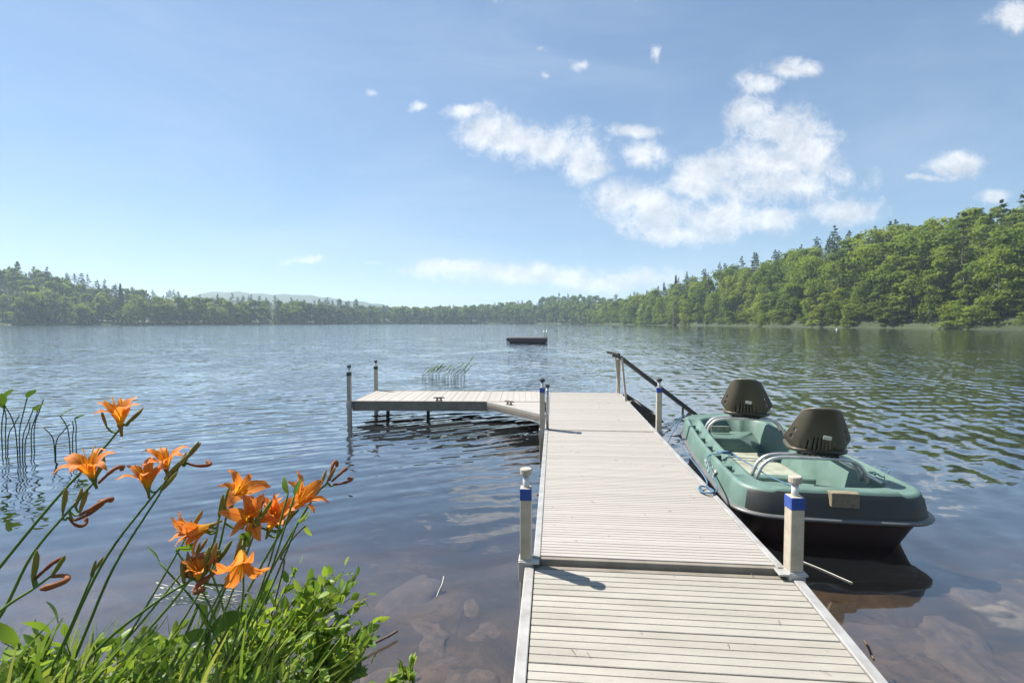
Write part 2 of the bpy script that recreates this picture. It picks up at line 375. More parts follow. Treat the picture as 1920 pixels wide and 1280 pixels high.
def height(X, Y):
    X = np.asarray(X, float); Y = np.asarray(Y, float)
    wob = np.where(Y > 20, 2.5 * np.sin(X * .11 + Y * .07) + 2.0 * np.sin(Y * .19 - X * .05), 0.12 * np.sin(X * 3.1) + .08 * np.sin(X * 7.3 + 1))
    D = lake_dist(X, Y) + wob * np.where(Y > 20, 1, 1)
    near = ss(Y, 22, 10)
    wr = ss(X, 20, 60) * (1 - .72 * ss(Y, 230, 420)); wl = ss(-X, 250, 372) * (1 - ss(Y, 420, 560))
    L = np.maximum(D, 0)
    hill = 27.6 * (1 - np.exp(-L / 48)) * wr + 25 * (1 - np.exp(-L / 45)) * wl + 2.5 * (1 - np.exp(-L / 20)) + .04 * np.minimum(L, 3)
    hill = hill * (1 - near) + near * (.55 * (1 - np.exp(-L / .9)) * ss(X, .35, -.5) + .06 * np.minimum(L, 2))
    far = 19 * np.exp(-((X + 470) / 330) ** 2 - ((Y - 900) / 240) ** 2)
    far += 12 * np.exp(-((X - 60) / 120) ** 2 - ((Y - 640) / 80) ** 2)
    far += 92 * np.exp(-(np.where(X < -850, (X + 850) / 330, (X + 850) / 320)) ** 2 - ((Y - 1500) / 190) ** 2)
    far += 44 * np.exp(-((X + 470) / 200) ** 2 - ((Y - 1520) / 160) ** 2)
    far = far * (1 + .05 * np.sin(X * .023 + Y * .011) + .025 * np.sin(X * .09 + 1) + .015 * np.sin(X * .21))
    B = np.maximum(-D, 0)
    bed = -(.09 * (1 - np.exp(-B / .15)) + .16 * (1 - np.exp(-B / 2.2)) + 3.0 * (1 - np.exp(-np.maximum(B - 1.75, 0) / 10)))
    bed += .03 * np.sin(X * 2.3 + 1) * np.sin(Y * 2.9) * (B > .1) * near
    return np.where(D > 0, hill + far * (D > 0), bed)
def axis(lo, hi, fine_lo, fine_hi, fine, grow):
    a = list(np.arange(fine_lo, fine_hi + 1e-6, fine)); s_ = fine
    while a[-1] < hi: s_ *= grow; a.append(a[-1] + s_)
    s_ = fine; f = []
    while (f[-1] if f else fine_lo) > lo: s_ *= grow; f.append((f[-1] if f else fine_lo) - s_)
    return np.clip(np.array(f[::-1] + a), lo, hi)
def grid_obj(name, xs, ys, H, material):
    XX, YY = np.meshgrid(xs, ys); V = np.stack([XX, YY, H(XX, YY)], -1).reshape(-1, 3); nx, ny = len(xs), len(ys)
    i = np.arange(nx * ny).reshape(ny, nx); F = np.stack([i[:-1, :-1], i[:-1, 1:], i[1:, 1:], i[1:, :-1]], -1).reshape(-1, 4)
    me = np_mesh(name, V, F); me.polygons.foreach_set('use_smooth', [True] * len(F)); return link(name, me, material)
xs = axis(-2300, 2300, -5, 6, .14, 1.045); ys = axis(-160, 2300, -1.5, 9, .14, 1.045)
tag(grid_obj('ground', xs, ys, height, M['ground']), kind='structure')
lk = MB().box((-2000, -120, -5.5), (2000, 1200, 0)).build('lake', M['water']); tag(lk, kind='structure')
hm = bpy.data.materials.new('haze_air'); hm.use_nodes = True; t = NT(hm.node_tree); t.n.clear()
pv = t.add('ShaderNodeVolumePrincipled'); pv.inputs['Color'].default_value = (.68, .85, 1, 1); pv.inputs['Density'].default_value = 3.2e-4
pv.inputs['Anisotropy'].default_value = .2
ho = t.add('ShaderNodeOutputMaterial'); t.l.new(pv.outputs[0], ho.inputs['Volume'])
tag(MB().box((-2350, -200, -6.5), (2350, 2450, 135)).build('haze', hm), kind='stuff')

# ------------------------------------------------------------------ trees
def leaf_quads(C, Nn, size, asp=1.0, jit=.9):
    """quads at points C facing roughly Nn; returns V, F"""
    n = len(C); Nn = Nn + RNG.normal(0, jit, (n, 3)); Nn /= np.linalg.norm(Nn, axis=1, keepdims=True) + 1e-9
    a = np.cross(Nn, RNG.normal(0, 1, (n, 3))); a /= np.linalg.norm(a, axis=1, keepdims=True) + 1e-9; b = np.cross(Nn, a)
    s_ = (size * RNG.uniform(.6, 1.3, n))[:, None]
    V = np.stack([C - a * s_, C - b * s_ * asp * .6, C + a * s_, C + b * s_ * asp * .6], 1).reshape(-1, 3)
    return V, np.arange(4 * n).reshape(n, 4)
def broadleaf(h, rw, clumps, per, size):
    """crown cloud of leaf clumps round limbs; trunk height 0, total height h, radius rw"""
    cs = []; 
    for k in range(clumps):
        z = RNG.uniform(.10, .93); rad = rw * (math.sin(math.pi * min(1, (z - .02) ** .75)) ** .65) * RNG.uniform(.35, .92); th = RNG.uniform(0, 2 * math.pi)
        cs.append((rad * math.cos(th), rad * math.sin(th), z * h, RNG.uniform(.18, .50) * rw))
    cs.append((0, 0, h * .9, .34 * rw)); Cs, Ns = [], []
    for (x, y, z, r) in cs:
        dd = RNG.normal(0, 1, (per, 3)); dd /= np.linalg.norm(dd, axis=1, keepdims=True); dd[:, 2] = np.where(dd[:, 2] < -.45, -dd[:, 2], dd[:, 2])
        rr = r * RNG.uniform(.62, 1.12, (per, 1)); Cs.append(np.array([x, y, z]) + dd * rr * np.array([1.15, 1.15, .8])); Ns.append(dd + np.array([0, 0, .35]))
    return leaf_quads(np.concatenate(Cs), np.concatenate(Ns), size, 1.2, .55), cs
def white_pine(h, rw, layers, per, size, bare=.3):
    Cs, Ns, br = [], [], []
    for k in range(layers):
        f = k / (layers - 1); z = h * (bare + (1 - bare) * f) ; L = rw * (1 - f) ** .55 * RNG.uniform(.55, 1.1) + .25
        for j in range(RNG.integers(3, 6)):
            th = RNG.uniform(0, 2 * math.pi); l = L * RNG.uniform(.6, 1.1); rise = RNG.uniform(.05, .3) * l
            br.append(((0, 0, z), (l * math.cos(th), l * math.sin(th), z + rise)))
            m_ = per; s_ = RNG.uniform(.35, 1, m_); wdt = .22 * l
            C = np.stack([s_ * l * math.cos(th) + RNG.normal(0, wdt, m_), s_ * l * math.sin(th) + RNG.normal(0, wdt, m_), z + rise * s_ + RNG.normal(.1, .16, m_)], 1)
            Cs.append(C); Ns.append(np.tile([0, 0, 1.0], (m_, 1)))
    return leaf_quads(np.concatenate(Cs), np.concatenate(Ns), size, .8, .45), br
def spruce(h, rw, n, size):
    z = RNG.uniform(.08, 1, n) ** .8; lay = np.sin(z * 70) * .14; r = rw * (1.02 - z) * (.55 + RNG.uniform(0, .5, n)) * (1 + lay); th = RNG.uniform(0, 2 * math.pi, n)
    C = np.stack([r * np.cos(th), r * np.sin(th), z * h - r * .25], 1); Nn = np.stack([np.cos(th) * .6, np.sin(th) * .6, np.full(n, .8)], 1)
    return leaf_quads(C, Nn, size, .8, .4)
def trunk_mesh(name, h, r, limbs=()):
    b = MB(); b.tube([(0, 0, -1.0), (.05 * r, 0, h * .3), (-.2 * r, .2 * r, h * .65), (0, 0, h * .97)], [r * 1.15, r * .85, r * .5, r * .12], 6)
    for p0, p1 in limbs: b.tube([p0, ((Vector(p0) + Vector(p1)) / 2 + Vector((0, 0, -.04 * h))), p1], [r * .3, r * .2, r * .06], 4)
    return b.mesh(name, True)
PROTO = {'broadleaf_tree': [], 'pine_tree': [], 'spruce_tree': []}
for i in range(9):
    h = 14.0; (V, F), cs = broadleaf(h, (4.4, 3.3, 5.2, 3.8, 4.8, 2.9, 4.2, 3.6, 5.0)[i], (34, 22, 40, 26, 30, 18, 44, 20, 26)[i], (64, 92, 60, 80, 72, 100, 52, 104, 84)[i], .33)
    cm = np_mesh('crown', V, F); cm.materials.append(M['leaf'])
    tm = trunk_mesh('trunk', h * .9, .24, [((0, 0, max(h * .22, c[2] - 2.6)), (c[0] * .9, c[1] * .9, c[2])) for c in cs[:7]]); tm.materials.append(M['pale_bark'] if i % 3 == 0 else M['bark'])
    PROTO['broadleaf_tree'].append((tm, cm, h, cs))
for i in range(5):
    h = 18.0; (V, F), br = white_pine(h, 3.9, 13 + i % 3, 22, .34, .22 + .05 * (i % 3))
    cm = np_mesh('crown', V, F); cm.materials.append(M['needle'])
    tm = trunk_mesh('trunk', h, .26, br[:22]); tm.materials.append(M['bark']); PROTO['pine_tree'].append((tm, cm, h, None))
for i in range(3):
    h = 15.0; V, F = spruce(h, 2.3 + .3 * i, 1100, .34)
    cm = np_mesh('crown', V, F); cm.materials.append(M['spruce']); tm = trunk_mesh('trunk', h, .2); tm.materials.append(M['bark']); PROTO['spruce_tree'].append((tm, cm, h, None))

# candidate spots on the land in view, kept where their tops show above the nearer ones
cand = []
def scatter(x0, x1, y0, y1, step, dmin, dmax):
    gx, gy = np.meshgrid(np.arange(x0, x1, step), np.arange(y0, y1, step)); gx = gx + RNG.uniform(-.48, .48, gx.shape) * step; gy = gy + RNG.uniform(-.48, .48, gy.shape) * step
    gx, gy = gx.ravel(), gy.ravel(); D = lake_dist(gx, gy); z = height(gx, gy)
    ok = (z > .15) & (D > dmin) & (D < dmax) & (np.abs(gx) < 1.14 * gy + 6)
    return list(zip(gx[ok], gy[ok], z[ok], D[ok]))
cand += [(*c, 'right') for c in scatter(50, 230, 70, 460, 4.4, -2.5, 16)]
cand += [(*c, 'right') for c in scatter(50, 260, 70, 460, 6.3, 16, 95)]
cand += [(*c, 'left') for c in scatter(-470, -150, 235, 470, 5.6, -1, 12)]
cand += [(*c, 'left') for c in scatter(-520, -150, 235, 520, 6.8, 12, 110)]
cand += [(*c, 'far') for c in scatter(-170, 90, 430, 640, 6.5, -1, 60)]
cand += [(*c, 'far') for c in scatter(-800, 300, 520, 1120, 11.0, 40, 800)]
cand.sort(key=lambda c: math.hypot(c[0], c[1]))
skyline = np.full(1920 * 2, 700.0)
keep = []
for (x, y, z, D, side) in cand:
    r = random.random()
    if side == 'right': kind = 'pine_tree' if r < (.11 if D < 30 else .17) else 'spruce_tree' if r < (.14 if D < 30 else .22) else 'broadleaf_tree'
    elif side == 'left': kind = 'pine_tree' if r < .26 else 'spruce_tree' if r < .34 else 'broadleaf_tree'
    else: kind = 'pine_tree' if r < .16 else 'spruce_tree' if r < .30 else 'broadleaf_tree'
    h = {'pine_tree': random.uniform(14, 20.5), 'spruce_tree': random.uniform(9, 15), 'broadleaf_tree': random.uniform(10.5, 16.5)}[kind]
    if D < 6: h *= random.uniform(.6, 1.0)
    if side == 'left': h *= 1.12 if kind == 'broadleaf_tree' else 1.1
    if side == 'far': h *= 1.0 if kind == 'broadleaf_tree' else .85
    rw = {'pine_tree': 2.6, 'spruce_tree': 1.6, 'broadleaf_tree': 3.6}[kind] * h / 15
    px_, py_ = pix(x, y, z + h); wpx = FPX * rw / y
    a, b = int(px_ - wpx * .6) + 960, int(px_ + wpx * .6) + 961
    if b < 965 or a > 2875: continue
    a, b = max(a, 0), min(b, 3839); seg = skyline[a:b]
    if side != 'far' and np.mean(seg) - py_ < 2.2 and D > 7: continue
    if side == 'far' and np.mean(seg) - py_ < .8: continue
    skyline[a:b] = np.minimum(seg, py_ + 3)
    keep.append((x, y, z, D, side, kind, h, px_, py_))
SINGLE = {'broadleaf_tree': 285, 'pine_tree': 150, 'spruce_tree': 70}
cnt = {k: 0 for k in SINGLE}; singles, mass = [], []
for c in keep:
    if cnt[c[5]] < SINGLE[c[5]] and c[4] != 'far': cnt[c[5]] += 1; singles.append(c)
    else: mass.append(c)
def place_tree(kind, x, y, z, h, rz, label, group, width=1.0, v=None):
    tm, cm, hp, _ = PROTO[kind][v if v is not None else random.randrange(len(PROTO[kind]))]
    root = empty(kind, (x, y, z - .2), rz, label, {'broadleaf_tree': 'tree', 'pine_tree': 'pine', 'spruce_tree': 'spruce'}[kind], group)
    s_ = h / hp; root.scale = (s_ * width, s_ * width, s_)
    link('trunk', tm, None, root); link('crown', cm, None, root); return root
look = {'broadleaf_tree': 'bushy broadleaf tree', 'pine_tree': 'ragged white pine', 'spruce_tree': 'narrow dark spruce'}
ORD = ['', 'second ', 'third ', 'fourth ', 'fifth ', 'sixth ', 'seventh ', 'eighth ', 'ninth ', 'tenth ', 'eleventh ', 'twelfth ', 'thirteenth ', 'fourteenth ', 'fifteenth ', 'sixteenth ', 'seventeenth ', 'eighteenth ', 'nineteenth ', 'twentieth ']
def ordinal(k):
    if k < 20: return ORD[k] or 'first '
    tens = {2: 'twenty', 3: 'thirty', 4: 'forty', 5: 'fifty', 6: 'sixty', 7: 'seventy', 8: 'eighty', 9: 'ninety'}[(k + 1) // 10]; u_ = (k + 1) % 10
    return (tens + '-' + (ORD[u_ - 1] or 'first ') if u_ else tens[:-1] + 'ieth ')
def big_ordinal(k): return ordinal(k) if k < 98 else {98: 'ninety-ninth ', 99: 'hundredth ', 198: 'hundred and ninety-ninth ', 199: 'two hundredth '}.get(k) or ('hundred and ' if k < 200 else 'two hundred and ') + ordinal(k % 100)
rows = {}
for c in singles:
    rank = 'water edge' if c[3] < 7 else 'lower slope' if c[3] < 28 else 'upper slope'
    rows.setdefault((c[4], rank, c[5]), []).append(c)
for (side, rank, kind), cs_ in rows.items():
    cs_.sort(key=lambda c: -c[7] if side == 'right' else c[7])
    for k, c in enumerate(cs_):
        lab = f"{look[kind]}, {rank} of {side} shore, {big_ordinal(k)}from the {side} picture edge"
        place_tree(kind, c[0], c[1], c[2], c[6], random.uniform(0, 6.28), lab, f"{kind.replace('_', ' ')}s on the {side} shore", random.uniform(.9, 1.2))
# low bushes hanging over the water line
bush = []
for (x, y, z, D) in scatter(50, 150, 75, 330, 2.7, -3.0, 7.5) + scatter(-330, -180, 240, 420, 5.5, -3.0, 3.0):
    px_ = pix(x, y, z + 2)[0]
    if -30 < px_ < 1960: bush.append((x, y, z, px_))
bush.sort(key=lambda c: -c[3])
for k, (x, y, z, px_) in enumerate(bush[:285]):
    tm, cm, hp, _ = PROTO['broadleaf_tree'][random.randrange(9)]; h = random.uniform(2.0, 5.2)
    root = empty('shore_bush', (x, y, z - .35 - .12 * h), random.uniform(0, 6.28), f'low green bush at the far shore, {big_ordinal(k)}from the right picture edge', 'bush', 'bushes along the far water line')
    s_ = h / hp; root.scale = (s_ * 1.9, s_ * 1.9, s_ * 1.12); link('crown', cm, None, root)
# trees that stand out in the photograph
def lone(kind, px_, Y, h, label, width=1.0, v=None):
    x = (px_ - 960) / FPX * Y; z = float(height(x, Y)); place_tree(kind, x, Y, max(z, 0), h, 1.3, label, None, width, v)
lone('pine_tree', 1912, 118, 19, 'tall bare-trunked pine rising above the ridge at the right picture edge', 1.0, 0)
lone('spruce_tree', 1266, 300, 20, 'tall dark spruce standing alone above the crowns where the right forest begins to drop')
lone('pine_tree', 1560, 205, 22, 'big dark pine standing above the ridge line over the boat')
lone('pine_tree', 1578, 140, 17, 'dark layered pine at the water edge behind the near boat seat', 1.15)
lone('pine_tree', 1800, 112, 21, 'large dark pine with flat branches at the water edge near the right picture edge', 1.1)
lone('pine_tree', 1725, 122, 15, 'shorter dark pine beside the large one near the right edge', 1.1)
lone('pine_tree', 1395, 195, 16, 'dark pine at the water edge where the right shore turns back')
for px_, Y, h, lab in ((1262, 232, 11, 'pale birch trunk at the water edge below the lone tall spruce'), (1487, 158, 9, 'pale dead trunk leaning at the water edge right of the far seat'), (1803, 108, 9, 'long pale birch trunk among the dark pines on the right shore')):
    x = (px_ - 960) / FPX * Y; b = MB(); lean = random.uniform(-.6, .6); b.tube(spline([(0, 0, -.5), (lean * .3, 0, h * .5), (lean, .2, h)], 4), [.17 - .013 * k for k in range(9)], 6)
    for k in range(5): z_ = h * (.45 + .1 * k); a = k * 2.1; b.tube([(lean * z_ / h, 0, z_), (lean * z_ / h + 1.0 * math.cos(a), math.sin(a), z_ + .7)], [.04, .012], 4)
    root = empty('birch_trunk', (x, Y, max(0, float(height(x, Y)))), 0, lab, 'tree trunk'); b.build('trunk', M['pale_bark'], root, True)
lone('spruce_tree', 228, 315, 25, 'tall pointed spruce at the end of the dark left forest')
lone('pine_tree', 38, 318, 26, 'tall pine with open top at the far left edge of the skyline')
lone('pine_tree', 132, 345, 21, 'third ragged pine from the left breaking the left skyline')
lone('pine_tree', 185, 350, 22, 'wide topped pine fourth from the left on the left skyline')
lone('pine_tree', 292, 370, 19, 'small open pine where the left skyline flattens')
lone('pine_tree', 93, 330, 25, 'ragged pine second from left breaking the left skyline')
def low_tree(kind):
    if kind == 'broadleaf_tree': (V, F), _ = broadleaf(14, 4.9, 15, 26, .95)
    elif kind == 'pine_tree': (V, F), _ = white_pine(17, 3.8, 9, 9, .85)
    else: V, F = spruce(14, 2.6, 240, .75)
    return V, F
def forest(name, items, kind, material):
    prot = [low_tree(kind) for _ in range(5)]; hp = {'broadleaf_tree': 14, 'pine_tree': 17, 'spruce_tree': 14}[kind]; Vs, Fs, o = [], [], 0
    for c in items:
        V, F = prot[random.randrange(5)]; a = random.uniform(0, 6.28); s_ = c[6] / hp; ca, sa = math.cos(a) * s_, math.sin(a) * s_
        Vs.append(np.stack([V[:, 0] * ca - V[:, 1] * sa + c[0], V[:, 0] * sa + V[:, 1] * ca + c[1], V[:, 2] * s_ + c[2]], 1)); Fs.append(F + o); o += len(V)
    if Vs: tag(link(name, np_mesh(name, np.concatenate(Vs), np.concatenate(Fs)), material), 'mass of distant trees along the far shore and hills', 'forest', None, 'stuff')
# crowns on the distant mountain
for k in range(0):
    x = random.uniform(-1500, 150); y = random.uniform(1180, 1560)
    if abs(x) > 1.1 * y: continue
    z = float(0)
    mass.append((x, y, None, 0, 'far', 'broadleaf_tree' if k % 3 else 'spruce_tree', random.uniform(9, 15), 0, 0))
mx_ = np.array([c[0] for c in mass]); my_ = np.array([c[1] for c in mass]); mz_ = height(mx_, my_)
mass = [(c[0], c[1], mz_[i] - .5) + tuple(c[3:]) for i, c in enumerate(mass)]
forest('far_broadleaf_woods', [c for c in mass if c[5] == 'broadleaf_tree'], 'broadleaf_tree', M['leaf'])
forest('far_pine_woods', [c for c in mass if c[5] == 'pine_tree'], 'pine_tree', M['needle'])
forest('far_spruce_woods', [c for c in mass if c[5] == 'spruce_tree'], 'spruce_tree', M['spruce'])
# grass and low bushes along the water line
n = 26000; gx = RNG.uniform(-330, 130, n); gy = RNG.uniform(70, 520, n); z = height(gx, gy); ok = (z > -.12) & (z < 1.3) & (np.abs(gx) < 1.12 * gy); 
pts = []
for a, b in zip(LAKE[1:], LAKE[2:-1]):
    L = np.linalg.norm(b - a); m_ = int(L * 26); t_ = RNG.uniform(0, 1, m_); base = a + t_[:, None] * (b - a); nn = np.array([(b - a)[1], -(b - a)[0]]) / L
    pts.append(base + nn * -RNG.uniform(-6, 6, (m_, 1)))
pts = np.concatenate(pts); z = height(pts[:, 0], pts[:, 1]); ok = (z > -.06) & (z < 1.1) & (np.abs(pts[:, 0]) < 1.12 * pts[:, 1]); pts, z = pts[ok], z[ok]
C = np.stack([pts[:, 0], pts[:, 1], z + RNG.uniform(.05, .75, len(z))], 1)
V, F = leaf_quads(C, np.tile([0, -.6, .5], (len(C), 1)), .42, 1.3, .7)
tag(link('shore_grass', np_mesh('shore_grass', V, F), M['shoregrass']), 'pale green grass fringe along the far water line', 'grass', None, 'stuff')

# ------------------------------------------------------------------ dock
DZ = .29; HD = R(-5.0)
def board_mesh(name, wd, ln, grooves, th=.03, gw=.005, gd=.005):
    """board that runs along local x, wd deep in y, ribbed top at z=0"""
    prof = [(-wd / 2, -th), (-wd / 2, -.002), (-wd / 2 + .002, 0)]
    for k in range(grooves):
        c = -wd / 2 + wd * (k + 1) / (grooves + 1); prof += [(c - gw / 2 - .0015, 0), (c - gw / 2, -gd), (c + gw / 2, -gd), (c + gw / 2 + .0015, 0)]
    prof += [(wd / 2 - .002, 0), (wd / 2, -.002), (wd / 2, -th)]
    b = MB(); b.loft([[(-ln / 2, y, z) for y, z in prof], [(ln / 2, y, z) for y, z in prof]], True, True, True); return b.mesh(name)
def jbox(parent, name, lo, hi, m, bw=.004):
    return bevel(MB().box(lo, hi).build(name, m, parent), bw)
def section(label, origin, rz, width, length, nb, bm, bmat, rail_m, fascia_m, tilt=0, rail_w=.035, lip=.006, depth=.13):
    root = empty('dock_section', origin, rz, label, 'dock section', 'sections of the floating dock walkway'); root.rotation_euler = (tilt, 0, rz)
    pitch = (length - .06) / nb
    for k in range(nb):
        o = link('deck_board', bm, bmat, root, (width / 2, .03 + pitch * (k + .5), random.uniform(-.0008, .0008)), (0, 0, random.uniform(-.0008, .0008)))
    jbox(root, 'side_rail', (0, 0, -depth), (rail_w, length, lip), rail_m); jbox(root, 'side_rail', (width - rail_w, 0, -depth), (width, length, lip), rail_m)
    jbox(root, 'end_beam', (rail_w + .001, 0, -depth), (width - rail_w - .001, .026, -.002), fascia_m); jbox(root, 'end_beam', (rail_w + .001, length - .026, -depth), (width - rail_w - .001, length, -.002), fascia_m)
    for f in (.3, .65): jbox(root, 'cross_beam', (rail_w + .001, length * f - .02, -depth), (width - rail_w - .001, length * f + .02, -.034), fascia_m)
    return root
def post(root, x, y, h, zbot, tape=M['tape'], cap=M['cap'], wd=.055, label=None, rz=0):
    """square sleeve with a tape band, a thinner pipe standing out of it and a cap; local to its section"""
    b = MB(); b.box((-wd/2, -wd/2, zbot), (wd/2, wd/2, h)); p = bevel(b.build('post', M['post'], root, loc=(x, y, 0)), .005); p.rotation_euler = (0, 0, rz)
    if label: p['label'] = label
    e = wd / 2 + .0015
    bevel(MB().box((-e, -e, h - .06), (e, e, h - .002)).build('tape_band', tape, p), .004)
    bt = MB(); bt.tube([(0, 0, h - .05), (0, 0, h + .062)], .016, 12); bt.build('pipe', M['pipe'], p, True)
    c = MB(); c.tube([(0, 0, h + .060), (0, 0, h + .064), (0, 0, h + .088), (0, 0, h + .092)], [.026, .029, .029, .026], 16); c.build('pipe_cap', cap, p, False)
    bevel(MB().box((-wd/2 - .008, -wd/2 - .008, -.10), (wd/2 + .008, wd/2 + .008, .004)).build('bracket', M['rail'], p), .004)
    return p
def cleat(root, x, y, z, rz):
    b = MB(); b.tube([(-.085, 0, .042), (-.06, 0, .046), (0, 0, .044), (.06, 0, .046), (.085, 0, .042)], [.006, .010, .012, .010, .006], 8)
    b.tube([(-.035, 0, 0), (-.022, 0, .042)], [.014, .010], 8); b.tube([(.035, 0, 0), (.022, 0, .042)], [.014, .010], 8); b.box((-.05, -.02, 0), (.05, .02, .006))
    o = b.build('cleat', M['dark_metal'], root, True, (x, y, z)); o.rotation_euler = (0, 0, rz); return o
U = Vector((-math.sin(HD), math.cos(HD), 0)); Vv = Vector((math.cos(HD), math.sin(HD), 0))
O1 = Vector((.105, 2.345, DZ)); W = 1.19; LN = 2.87
bm_mid = board_mesh('deck_board', .1852, W - .074, 5, gw=.0032, gd=.003); bm_near = board_mesh('deck_board', .1892, 1.28 - .094, 4, gw=.0035, gd=.0028)
# near section tips down towards the bank
near_o = Vector((.065, 2.335, .262)); LNn = 2.2; tl = R(4.8)
n_org = near_o - Vector((U.x * math.cos(tl), U.y * math.cos(tl), math.sin(tl))) * LNn
sn = section('nearest dock section of grooved cream boards sloping to the bank', n_org, HD, 1.285, LNn, 11, bm_near, M['board_near'], M['rail'], M['fascia'], tl, .045, .008)
s1 = section('middle dock section of cream ribbed boards beside the green boat', O1, HD, W, LN - .008, 15, bm_mid, M['board'], M['rail'], M['fascia'])
s2 = section('outer dock section of cream boards where the steps go down', O1 + U * LN, HD, W, LN, 15, bm_mid, M['board'], M['rail'], M['fascia'])
post(s1, -.036, -.004, .355, -1.0, label='post at the near left corner of the middle section')
post(s1, W + .030, -.012, .355, -1.0, wd=.062, label='post at the near right corner beside the boat stern', rz=R(4))
jbox(s1, 'corner_plate', (-.07, -.045, -.012), (.03, .02, -.001), M['rail']); jbox(s1, 'corner_plate', (W - .05, -.055, -.012), (W + .08, .015, -.001), M['rail'])
post(s2, -.028, .02, .46, -1.8, cap=M['cap_dark'], label='tall post with blue band and two dark caps at the inner corner')
b = MB(); b.tube([(.028, .05, .0), (.028, .05, .46)], .016, 10); b.build('brace_pipe', M['pipe'], s2, True); b = MB(); b.tube([(.028, .05, .46), (.028, .05, .484)], .026, 12); b.build('pipe_cap', M['cap_dark'], s2)
post(s2, W + .03, .06, .47, -1.8, cap=M['cap_dark'], label='post with blue band on the right edge before the steps')
post(s2, W - .03, LN + .03, .56, -2.2, M['post'], M['cap_dark'], label='slim post at the outer right corner')
# side section to the left
HL = R(-1.5); LL = 2.87; LW = 1.12
bm_side = board_mesh('deck_board', .1862, LW - .074, 1, gw=.006)
Lo = Vector((-2.36, 7.10, DZ))
sl = empty('dock_section', Lo, HL, 'side dock section of white boards reaching left over the water', 'dock section', 'sections of the floating dock walkway')
pitch = (LL - .06) / 15
for k in range(15): link('deck_board', bm_side, M['board'], sl, (.03 + pitch * (k + .5), LW / 2, random.uniform(-.0008, .0008)), (0, 0, math.pi / 2 + random.uniform(-.001, .001)))
jbox(sl, 'side_rail', (0, 0, -.14), (LL, .035, .005), M['fascia']); jbox(sl, 'side_rail', (0, LW - .035, -.14), (LL, LW, .005), M['fascia'])
jbox(sl, 'end_beam', (0, .036, -.14), (.026, LW - .036, -.002), M['fascia']); jbox(sl, 'end_beam', (LL - .026, .036, -.14), (LL, LW - .036, -.002), M['fascia'])
for f in (.3, .65): jbox(sl, 'cross_beam', (LL * f - .02, .036, -.13), (LL * f + .02, LW - .036, -.034), M['fascia'])
post(sl, -.030, -.03, .44, -2.0, M['tape_green'], M['cap_dark'], label='post with dark green band at the outer front corner')
post(sl, -.0, LW + .03, .42, -2.2, M['tape_green'], M['cap_dark'], label='post at the outer back corner of the side section')
cleat(sl, 1.28, .05, .005, R(4)); 
for x_ in (.36, 1.0): jbox(sl, 'underwater_brace', (x_, .5, -1.6), (x_ + .045, .545, -.141), M['dark_metal'])
# triangular corner piece
gs = empty('corner_platform', (-.378, 7.06, DZ), 0, 'triangular corner platform with a cleat joining the two dock sections', 'dock corner')
A_, B_, C_ = (0, -.004), (.855, -.03), (.776, -1.03)
gp = MB(); gp.prism([A_, C_, B_], -.03, 0); bevel(gp.build('deck_panel', M['board'], gs), .003)
e1 = (Vector((*C_, 0)) - Vector((*A_, 0))).normalized(); nrm = Vector((e1.y, -e1.x, 0))
for (zz, hh, m_) in ((-.010, .03, M['rail']), (-.055, .05, M['fascia']), (-.100, .034, M['rail'])):
    b = MB(); b.bar(Vector((*A_, zz)) + nrm * (-.02 if hh < .05 else -.012), Vector((*C_, zz)) + nrm * (-.02 if hh < .05 else -.012), .035, hh); bevel(b.build('edge_rail', m_, gs), .003)
cleat(gs, .34, -.27, .004, R(-38))

# steps with handrails going down into the water
st = empty('dock_steps', O1 + U * (LN + 2.1) + Vv * W, HD, 'metal steps with two sloping handrails going down into the water', 'steps')
for k, yy_ in enumerate((-.10, .66)):
    b = MB(); b.bar((-.24, yy_, .60 + .08), (-.12, yy_, .60 + .055), .026, .045); b.bar((-.12, yy_, .655), (1.22, yy_, -.37), .026, .05); bevel(b.build('handrail', M['dark_metal'] if k == 0 else M['fascia'], st), .004)
    b = MB(); b.bar((-.02, yy_, -.12), (-.10, yy_, .645), .03, .04, (0, 1, 0)); bevel(b.build('rail_support', M['post'], st), .004)
    b = MB(); b.bar((.98, yy_, -.60), (.98, yy_, -.21), .03, .04, (0, 1, 0)); bevel(b.build('rail_support', M['dark_metal'], st), .004)
    b = MB(); b.bar((.02, yy_, -.03), (1.25, yy_, -.86), .03, .13); bevel(b.build('stringer', M['dark_metal'], st), .004)
for k in range(4):
    x_, z_ = .12 + .28 * k, -.10 - .19 * k; jbox(st, 'step_tread', (x_ - .11, -.08, z_ - .02), (x_ + .11, .64, z_), M['fascia'])

b = MB()
for k in range(70):
    u_, v_ = random.uniform(-.75, 5.4), random.uniform(.08, 1.1); z_ = DZ + .003 if u_ > .03 else .262 + .006 + u_ * math.tan(tl) 
    p = O1 + Vv * v_ + U * u_; p.z = z_; a = random.uniform(0, 3.1); l_ = random.uniform(.004, .022); dv = Vector((math.cos(a), math.sin(a), 0)) * l_
    b.tube([p - dv, p + Vector((0, 0, .002)), p + dv], [.0006, random.uniform(.0006, .0014), .0006], 4)
tag(b.build('leaf_litter', M['log']), 'specks of twig and leaf litter on the dock boards', 'litter', None, 'stuff')

